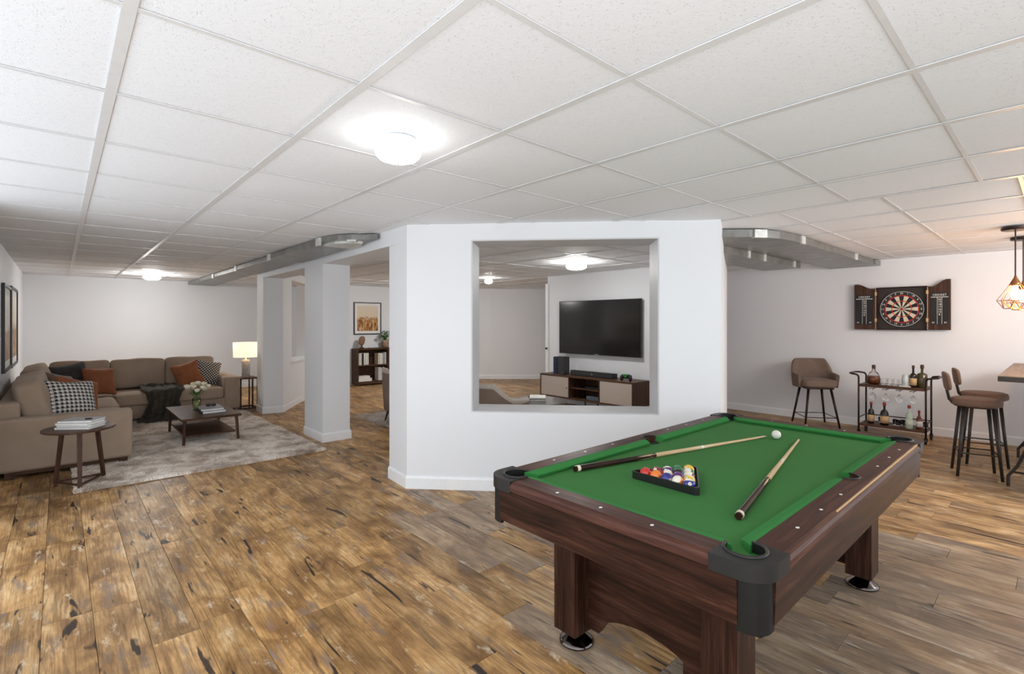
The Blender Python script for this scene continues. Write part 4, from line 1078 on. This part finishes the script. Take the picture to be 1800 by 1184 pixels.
# ------------------------------------------------------------------ dartboard cabinet
dc = root('dartboard_cabinet', (8.85, 1.55, 1.42), 'open walnut dartboard cabinet with chalk scoreboards on the right wall', 'dartboard')
WX = 8.85; zc = 1.725; yc = 1.547; h0 = 1.435; h1 = 2.025
MB().box(WX - .03, WX, 1.275, 1.825, h0, h1).build('back_panel', plain('dark_cabinet_lining', (.030, .022, .018), .6), dc, world=True)
for y in (1.262, 1.825): MB().box(WX - .085, WX, y, y + .014, h0, h1).build('side_panel', M['wal_z'], dc, world=True)
for z in (h0 - .006, h1): MB().box(WX - .085, WX, 1.262, 1.839, z, z + .012).build('frame_rail', M['wal_y'], dc, world=True)
def door(y_in, y_out, zo):
    s = 1 if y_out > y_in else -1; w_ = abs(y_out - y_in)
    top = [(0, h1), (.25, h1 + .0), (.45, h1 + (zo - h1) * .35), (.65, h1 + (zo - h1) * .8), (.8, zo), (1, zo)]
    pts = [(y_in + s * w_ * u_, z) for u_, z in top] + [(y_out, h0), (y_in, h0)]
    n = len(pts); v = [(WX - .085, y, z) for y, z in pts] + [(WX - .062, y, z) for y, z in pts]
    d_ = MB().add(v, [tuple(range(n)), tuple(range(n, 2 * n))[::-1]] + [(i, i + n, (i + 1) % n + n, (i + 1) % n) for i in range(n)]).build('door', M['brown_z'], dc, world=True)
    q = sorted((y_in + s * .035, y_out - s * .02)); bw = q[1] - q[0]; ym = sum(q) / 2
    MB().box(WX - .089, WX - .085, q[0], q[1], h0 + .07, h1 - .085).build('chalkboard', M['chalk'], d_, world=True)
    ch = M['pearl']; X = -.0 + WX - .0895
    r0 = dc.location
    loc = lambda y, z: (X - r0.x, y - r0.y, z - r0.z)
    MB().box(X - .001, X, q[0] + .004, q[1] - .004, h1 - .150, h1 - .143).build('chalk_line', ch, d_, world=True)
    for dy in (-.024, .024): MB().box(X - .001, X, ym + dy - .0016, ym + dy + .0016, h0 + .08, h1 - .15).build('chalk_line', ch, d_, world=True)
    text('chalk_lettering', 'CRICKET', ch, d_, loc(ym, h1 - .118), (R(90), 0, R(-90)), .036)
    for k, s_ in enumerate(('20', '19', '18', '17', '16', '15', 'B')):
        text('chalk_lettering', s_, ch, d_, loc(ym, h1 - .178 - k * .034), (R(90), 0, R(-90)), .034)
    text('chalk_lettering', '01', ch, d_, loc(q[1] - .03, h0 + .10), (R(90), 0, R(-90)), .032)
    text('chalk_lettering', '01', ch, d_, loc(q[0] + .03, h0 + .10), (R(90), 0, R(-90)), .032)
    for z in (h0 + .11, h1 - .10): MB().box(WX - .094, WX - .084, y_in - .012, y_in + .012, z, z + .05).build('hinge', M['gold'], d_, world=True)
    MB().box(WX - .088, WX - .083, min(y_in, y_in + s * .006), max(y_in, y_in + s * .006), h0, h1).build('pale_edge', M['ash'], d_, world=True)
door(1.840, 2.105, 2.095); door(1.262, 1.02, 2.115)
def disc(name, r0, r1, x, mats, nseg, parent, start=0):
    mb = MB(); st_ = 4
    for k in range(nseg):
        mb.cur = k % len(mats); v = []
        for i in range(st_ + 1):
            t = 2 * math.pi * (k + start + i / st_) / nseg
            for r_ in (r0, r1): v.append((x, yc + r_ * math.sin(t), zc + r_ * math.cos(t)))
        mb.add(v, [(2 * i, 2 * i + 1, 2 * i + 3, 2 * i + 2) for i in range(st_)])
    return mb.build(name, mats, parent, world=True)
bd = MB().cyl((WX - .032, yc, zc), (WX - .060, yc, zc), .252, n=64).build('dartboard', M['black'], dc, world=True)
sis, nav = plain('sisal_cream', (.66, .60, .46), .8, var=.1), plain('sisal_navy_black', (.010, .012, .022), .8)
rd, gn = plain('sisal_red', (.42, .02, .012), .7), plain('sisal_green', (.02, .12, .05), .7)
X = WX - .0606
disc('sector_ring', .016, .105, X, [nav, sis], 20, bd, -.5); disc('treble_ring', .105, .118, X, [rd, gn if False else plain('sisal_orange', (.55, .20, .03), .7)], 20, bd, -.5)
disc('sector_ring', .118, .182, X, [nav, sis], 20, bd, -.5); disc('double_ring', .182, .196, X, [rd, rd], 20, bd, -.5)
MB().cyl((X - .0005, yc, zc), (X - .001, yc, zc), .016, n=20).build('bull', rd, bd, world=True)
disc('wire_ring', .243, .247, X - .001, [M['pearl']], 20, bd)
for k, s_ in enumerate((20, 1, 18, 4, 13, 6, 10, 15, 2, 17, 3, 19, 7, 16, 8, 11, 14, 9, 12, 5)):
    t = 2 * math.pi * k / 20
    text('board_number', str(s_), M['pearl'], bd, (X - .001 - 8.85, yc - .22 * math.sin(t) - 1.55, zc + .22 * math.cos(t) - 1.42), (R(90), 0, R(-90)), .036)

# ------------------------------------------------------------------ bar cart
bt = root('bar_cart', (8.3, 1.54, 0), 'two tier bronze and walnut bar cart against the right wall', 'bar cart')
fx, bx_, ya, yb = 8.10, 8.48, 1.18, 1.895
def ladder(y, s):
    mb = MB()
    for x in (fx, bx_): mb.cyl((x, y, .085), (x, y, .80), .011, n=10)
    return mb
for x in (fx, bx_):
    for y in (ya, yb): MB().cyl((x, y, .07), (x, y, .80), .011, n=10).build('post', M['metal'], bt, world=True, smooth=True)
for y, s in ((ya, -1), (yb, 1)):
    pth = [(fx, y, .80), (fx, y + s * .02, .825), (fx, y + s * .075, .835), (fx + .04, y + s * .11, .837), (bx_ - .08, y + s * .11, .837), (bx_ - .02, y + s * .08, .835), (bx_, y + s * .02, .825), (bx_, y, .80)]
    MB().tube(pth, .0125, 8).build('handle', M['metal'], bt, world=True, smooth=True)
MB().box(fx + .0, bx_ - .0, ya, yb, .665, .70).build('upper_tray', M['brown_y'], bt, world=True, bevel=.003)
MB().box(fx + .0, bx_ - .0, ya, yb, .135, .165).build('lower_tray', M['brown_y'], bt, world=True, bevel=.003)
MB().tube([(fx, ya, .235), (fx, yb, .235), (bx_, yb, .235), (bx_, ya, .235)], .007, 6, True).build('guard_rail', M['metal'], bt, world=True) if False else None
for p, q in (((bx_, ya), (bx_, yb)), ((fx, ya), (bx_, ya)), ((fx, yb), (bx_, yb))):
    MB().cyl((*p, .245), (*q, .245), .007, n=8).build('guard_rail', M['metal'], bt, world=True)
for k in range(4):
    y = 1.76 - k * .145
    for dy in (-.018, .018): MB().tube([(fx + .02, y + dy, .655), (fx + .03, y + dy, .64), (bx_ - .05, y + dy, .64), (bx_ - .04, y + dy, .664)], .0035, 5).build('glass_hanger', M['metal'], bt, world=True)
    g_ = root('wine_glass', (8.22, y, .47), ['leftmost', 'second from the left', 'third from the left', 'rightmost'][k] + ' stemmed glass hanging upside down under the cart tray', 'glass', 'glasses hanging under the cart')
    g_.location = (8.22, y, .49)
    MB().lathe([(.030, 0), (.040, .03), (.041, .05), (.028, .078), (.004, .09), (.004, .15), (.030, .155), (.032, .158), (.0001, .160)], n=20).build('bowl', M['glass'], g_, smooth=True)
for x in (fx, bx_):
    for y in (ya, yb):
        c_ = MB().cyl((x, y - .012, .035), (x, y + .012, .035), .035, n=20).build('caster', M['black'], bt, world=True)
        MB().box(x - .008, x + .008, y - .018, y + .018, .035, .078).build('fork', M['metal'], c_, world=True)
def bottle(loc, prof, mat, label, cap=None, cap_h=.03, cap_r=.014, lab=None, lz=None, n=20, liquid=None, grp=None, name='bottle', sq=False):
    t = root(name, loc, label, 'bottle' if name != 'decanter' else 'decanter', grp)
    MB().lathe(prof, n=4 if sq else n).build('body', mat, t, smooth=not sq, bevel=.006 if sq else 0)
    H_ = max(p[1] for p in prof)
    if cap: MB().lathe([(cap_r * .8, H_ - .008), (cap_r, H_), (cap_r, H_ + cap_h * .8), (cap_r * .6, H_ + cap_h), (.0001, H_ + cap_h)], n=14).build('stopper', cap, t, smooth=True)
    if lab: rr = max(p[0] for p in prof) * 1.015; MB().lathe([(rr, lz[0]), (rr, lz[1])], n=n).build('label', lab, t, smooth=True) if not sq else MB().box(-rr * .72, -rr * .70, -rr * .5, rr * .5, lz[0], lz[1]).build('label', lab, t)
    if liquid: MB().lathe([(p[0] * .93, p[1] + .004) for p in liquid], n=n).build('spirit', M['amber'], t, smooth=True)
    return t
BZ = .70
bottle((8.24, 1.755, BZ), [(.05, 0), (.072, .01), (.078, .07), (.070, .11), (.05, .15), (.022, .175), (.018, .22), (.016, .22)], M['glass'], 'round crystal decanter of amber spirit at the cart top left', M['brown_z'], .04, .022, liquid=[(.05, .006), (.072, .012), (.076, .07), (.069, .10), (.0001, .10)], name='decanter')
bottle((8.22, 1.235, BZ), [(.052, 0), (.055, .006), (.055, .165), (.045, .18), (.015, .19), (.013, .25)], M['olive'], 'olive square shouldered bottle at the cart top right', M['brown_z'], .045, .020)
bottle((8.16, 1.315, BZ), [(.034, 0), (.036, .005), (.036, .15), (.03, .17), (.013, .185), (.011, .25)], M['darkbottle'], 'slim dark bottle left of the olive one on the cart top', M['brown_z'], .035, .015, M['amberlabel'], (.03, .12))
for k in range(8):
    i, j = k % 4, k // 4
    y = 1.635 - .062 * i; x = 8.20 + .085 * j
    g_ = root('tumbler', (x, y, BZ), f'cut glass tumbler on the cart top, {["front","rear"][j]} row, {["leftmost","second","third","fourth"][i]} from the left', 'glass', 'tumblers on the cart')
    MB().lathe([(.024, 0), (.028, .004), (.029, .03), (.031, .085), (.028, .085), (.026, .012), (.0001, .012)], n=10).build('cup', M['glass'], g_, smooth=False)
jar = root('glass_jar', (8.19, 1.395, BZ + .012), 'clear glass jar on a small white tray on the cart', 'jar')
MB().lathe([(.04, 0), (.046, .006), (.046, .10), (.038, .125), (.040, .145), (.036, .145), (.034, .125), (.042, .10), (.042, .01), (.0001, .01)], n=24).build('jar', plain('milky_jar_glass', (.60, .66, .66), .1), jar, smooth=True)
tr = root('small_tray', (8.19, 1.39, BZ), 'small white tray under the glass jar on the cart', 'tray')
MB().box(-.06, .06, -.07, .07, 0, .012).build('plate', M['white'], tr, bevel=.003)
LZ = .165
wp = [(.030, 0), (.036, .006), (.036, .15), (.030, .18), (.012, .205), (.011, .26)]
wp2 = [(.042, 0), (.048, .006), (.048, .15), (.038, .185), (.014, .21), (.012, .265)]
bottle((8.20, 1.775, LZ), wp, M['darkbottle'], 'dark bottle with a tan label at the left of the lower tray', M['red'], .032, .016, M['amberlabel'], (.03, .12), grp='bottles on the lower tray')
bottle((8.19, 1.625, LZ), wp2, M['darkbottle'], 'broad dark bottle with a tan label, second on the lower tray', M['red'], .040, .020, M['amberlabel'], (.03, .125), grp='bottles on the lower tray')
bottle((8.15, 1.355, LZ), [(.034, 0), (.038, .006), (.038, .17), (.028, .20), (.012, .215), (.011, .27)], M['paleglass'], 'pale bottle with a green and white label on the lower tray', M['red'], .034, .018, M['whitelabel'], (.02, .12), grp='bottles on the lower tray')
bottle((8.22, 1.265, LZ), [(.030, 0), (.033, .006), (.033, .12), (.026, .14), (.012, .17), (.011, .21)], M['amber'], 'short amber bottle with a white label on the lower tray', M['red'], .03, .014, M['white'], (.03, .10), grp='bottles on the lower tray')
for k, (x, y) in enumerate(((8.30, 1.53), (8.26, 1.49), (8.33, 1.45), (8.27, 1.42), (8.36, 1.22), (8.36, 1.70))):
    g_ = root('tumbler', (x, y, LZ), ['small glass beside the broad dark bottle on the lower tray', 'small glass at the middle of the lower tray', 'small glass right of the middle on the lower tray', 'small glass beside the pale bottle on the lower tray', 'small glass at the rear right of the lower tray', 'small glass behind the dark bottles on the lower tray'][k], 'glass', 'small glasses on the lower tray')
    MB().lathe([(.022, 0), (.026, .004), (.028, .075), (.025, .075), (.023, .010), (.0001, .010)], n=16).build('cup', M['glass'], g_, smooth=True)

# ------------------------------------------------------------------ stools
def arm_stool(loc, rz):
    t = root('bar_stool', loc, 'taupe upholstered armchair stool with a rounded back beside the bar cart', 'stool', None, rz)
    z = lambda a: .985 if a < 42 else (.985 - .20 * min(1, (a - 42) / 32) ** 1.3) if a < 74 else .785 - .03 * (a - 74) / 50
    m = MB(); shell(m, -118, 118, .25, .285, .575, z, .05, 48, .08, ex=2.7); m.build('backrest', M['velvet'], t, smooth=True)
    MB().cushion((.02, 0, .635), (.46, .47, .12), e=5, puff=(0, 0, .12), n=12).build('seat', M['velvet'], t, smooth=True)
    MB().box(-.18, .20, -.19, .19, .555, .58).build('seat_frame', M['metal'], t, bevel=.01)
    ft = []
    for x, y in ((-.15, -.15), (.17, -.15), (.17, .15), (-.15, .15)):
        fx_, fy_ = x * 1.55, y * 1.55
        MB().cyl((x, y, .565), (fx_, fy_, 0), .018, .013, 12).build('leg', M['metal'], t, smooth=True)
        q = .74; ft.append((x + (fx_ - x) * q, y + (fy_ - y) * q, .565 * (1 - q)))
    for i in range(4): MB().cyl(ft[i], ft[(i + 1) % 4], .006, n=8).build('foot_rail', M['metal'], t)
arm_stool((8.43, 2.53, 0), R(180 + 38))
def bar_stool(loc, rz, label):
    t = root('bar_stool', loc, label, 'stool', 'round bar stools by the bar table', rz)
    MB().lathe([(.0001, .70), (.18, .70), (.196, .708), (.20, .735), (.192, .765), (.17, .774), (.0001, .776)], n=40).build('seat', M['leather'], t, smooth=True)
    MB().lathe([(.0001, .685), (.16, .685), (.165, .70), (.0001, .70)], n=24).build('seat_plate', M['gunmetal'], t)
    ft = []
    for x, y in ((-.11, -.11), (.11, -.11), (.11, .11), (-.11, .11)):
        fx_, fy_ = x * 1.5, y * 1.5
        MB().cyl((x, y, .69), (fx_, fy_, 0), .017, .013, 12).build('leg', M['gunmetal'], t, smooth=True)
        q = .66; ft.append((x + (fx_ - x) * q, y + (fy_ - y) * q, .69 * (1 - q)))
    for i in range(4): MB().cyl(ft[i], ft[(i + 1) % 4], .007, n=8).build('foot_rail', M['gunmetal'], t)
    for y in (-.045, .045):
        MB().tube([(-.08, y, .692), (-.17, y, .70), (-.205, y, .74), (-.225, y, .84), (-.24, y, .93)], .009, 8).build('back_support', M['gunmetal'], t, smooth=True)
    v = []; f = []
    m = MB(); m.cushion((0, 0, 0), (.045, .26, .185), e=4, n=12)
    m.v = [(p[0] - .235 + .9 * p[1] ** 2 - .13 * p[2], p[1], p[2] + .935) for p in m.v]
    m.build('backrest', M['leather'], t, smooth=True)
    return t
bar_stool((6.87, .605, 0), R(-90 + 14), 'nearer round suede bar stool with a small curved backrest')
bar_stool((7.52, .60, 0), R(-90 + 14), 'farther round suede bar stool, partly behind the nearer one')

# ------------------------------------------------------------------ bar table
ba = root('bar_table', (7.4, 0, 0), 'tall bar table with a tan wood top at the right edge', 'table')
MB().box(6.38, 8.5, -.75, .415, 1.043, 1.05).build('tabletop', M['oak_y'], ba, world=True)
MB().box(6.378, 8.502, -.752, .417, .998, 1.043).build('top_edge', M['gunmetal'], ba, world=True, bevel=.002)
MB().box(6.40, 6.46, -.70, .232, 0, .998).build('end_panel', M['wall'], ba, world=True)
MB().box(8.30, 8.36, -.70, .232, 0, .998).build('end_panel', M['wall'], ba, world=True)
for x in (6.62, 8.1):
    MB().tube([(x, .36, 0), (x, .36, .10), (x + .0, .30, .20), (x, .02, .998)], .014, 6).build('leg', M['gunmetal'], ba, world=True)
    MB().tube([(x, .345, .14), (x, -.6, .14)], .010, 6).build('foot_rail', M['gunmetal'], ba, world=True)

# ------------------------------------------------------------------ pendants
def pendant(x, y, label):
    t = root('pendant_lamp', (x, y, 1.66), label, 'pendant lamp', 'copper cage pendants')
    Z = CEIL - .008 - 1.66
    MB().lathe([(.10, Z), (.10, Z - .022), (.09, Z - .028), (.0001, Z - .028)], n=28).build('canopy', M['metal'], t, smooth=False)
    MB().cyl((0, 0, Z - .025), (0, 0, .32), .006, n=8).build('rod', M['metal'], t)
    MB().lathe([(.008, .32), (.012, .30), (.035, .255), (.040, .235), (.036, .225), (.0001, .225)], n=20).build('socket', M['copper'], t, smooth=True)
    n = 8; top = [(.034 * math.cos(2 * math.pi * k / n), .034 * math.sin(2 * math.pi * k / n), .245) for k in range(n)]
    md = [(.128 * math.cos(2 * math.pi * (k + .0) / n), .128 * math.sin(2 * math.pi * (k + .0) / n), .085) for k in range(n)]
    lo = [(.085 * math.cos(2 * math.pi * (k + .5) / n), .085 * math.sin(2 * math.pi * (k + .5) / n), .01) for k in range(n)]
    mb = MB()
    for k in range(n):
        for a, b in ((top[k], md[k]), (md[k], md[(k + 1) % n]), (md[k], lo[k]), (md[(k + 1) % n], lo[k]), (lo[k], lo[(k + 1) % n])): mb.cyl(a, b, .0028, n=5)
    mb.build('wire_cage', M['copper'], t)
    MB().lathe([(.0001, .085), (.018, .092), (.030, .12), (.031, .15), (.022, .19), (.013, .225)], n=18).build('bulb', M['bulb'], t, smooth=True)
pendant(6.68, .316, 'nearer copper wire cage pendant lamp at the right edge')
pendant(7.54, .298, 'farther copper wire cage pendant lamp, behind the nearer one')
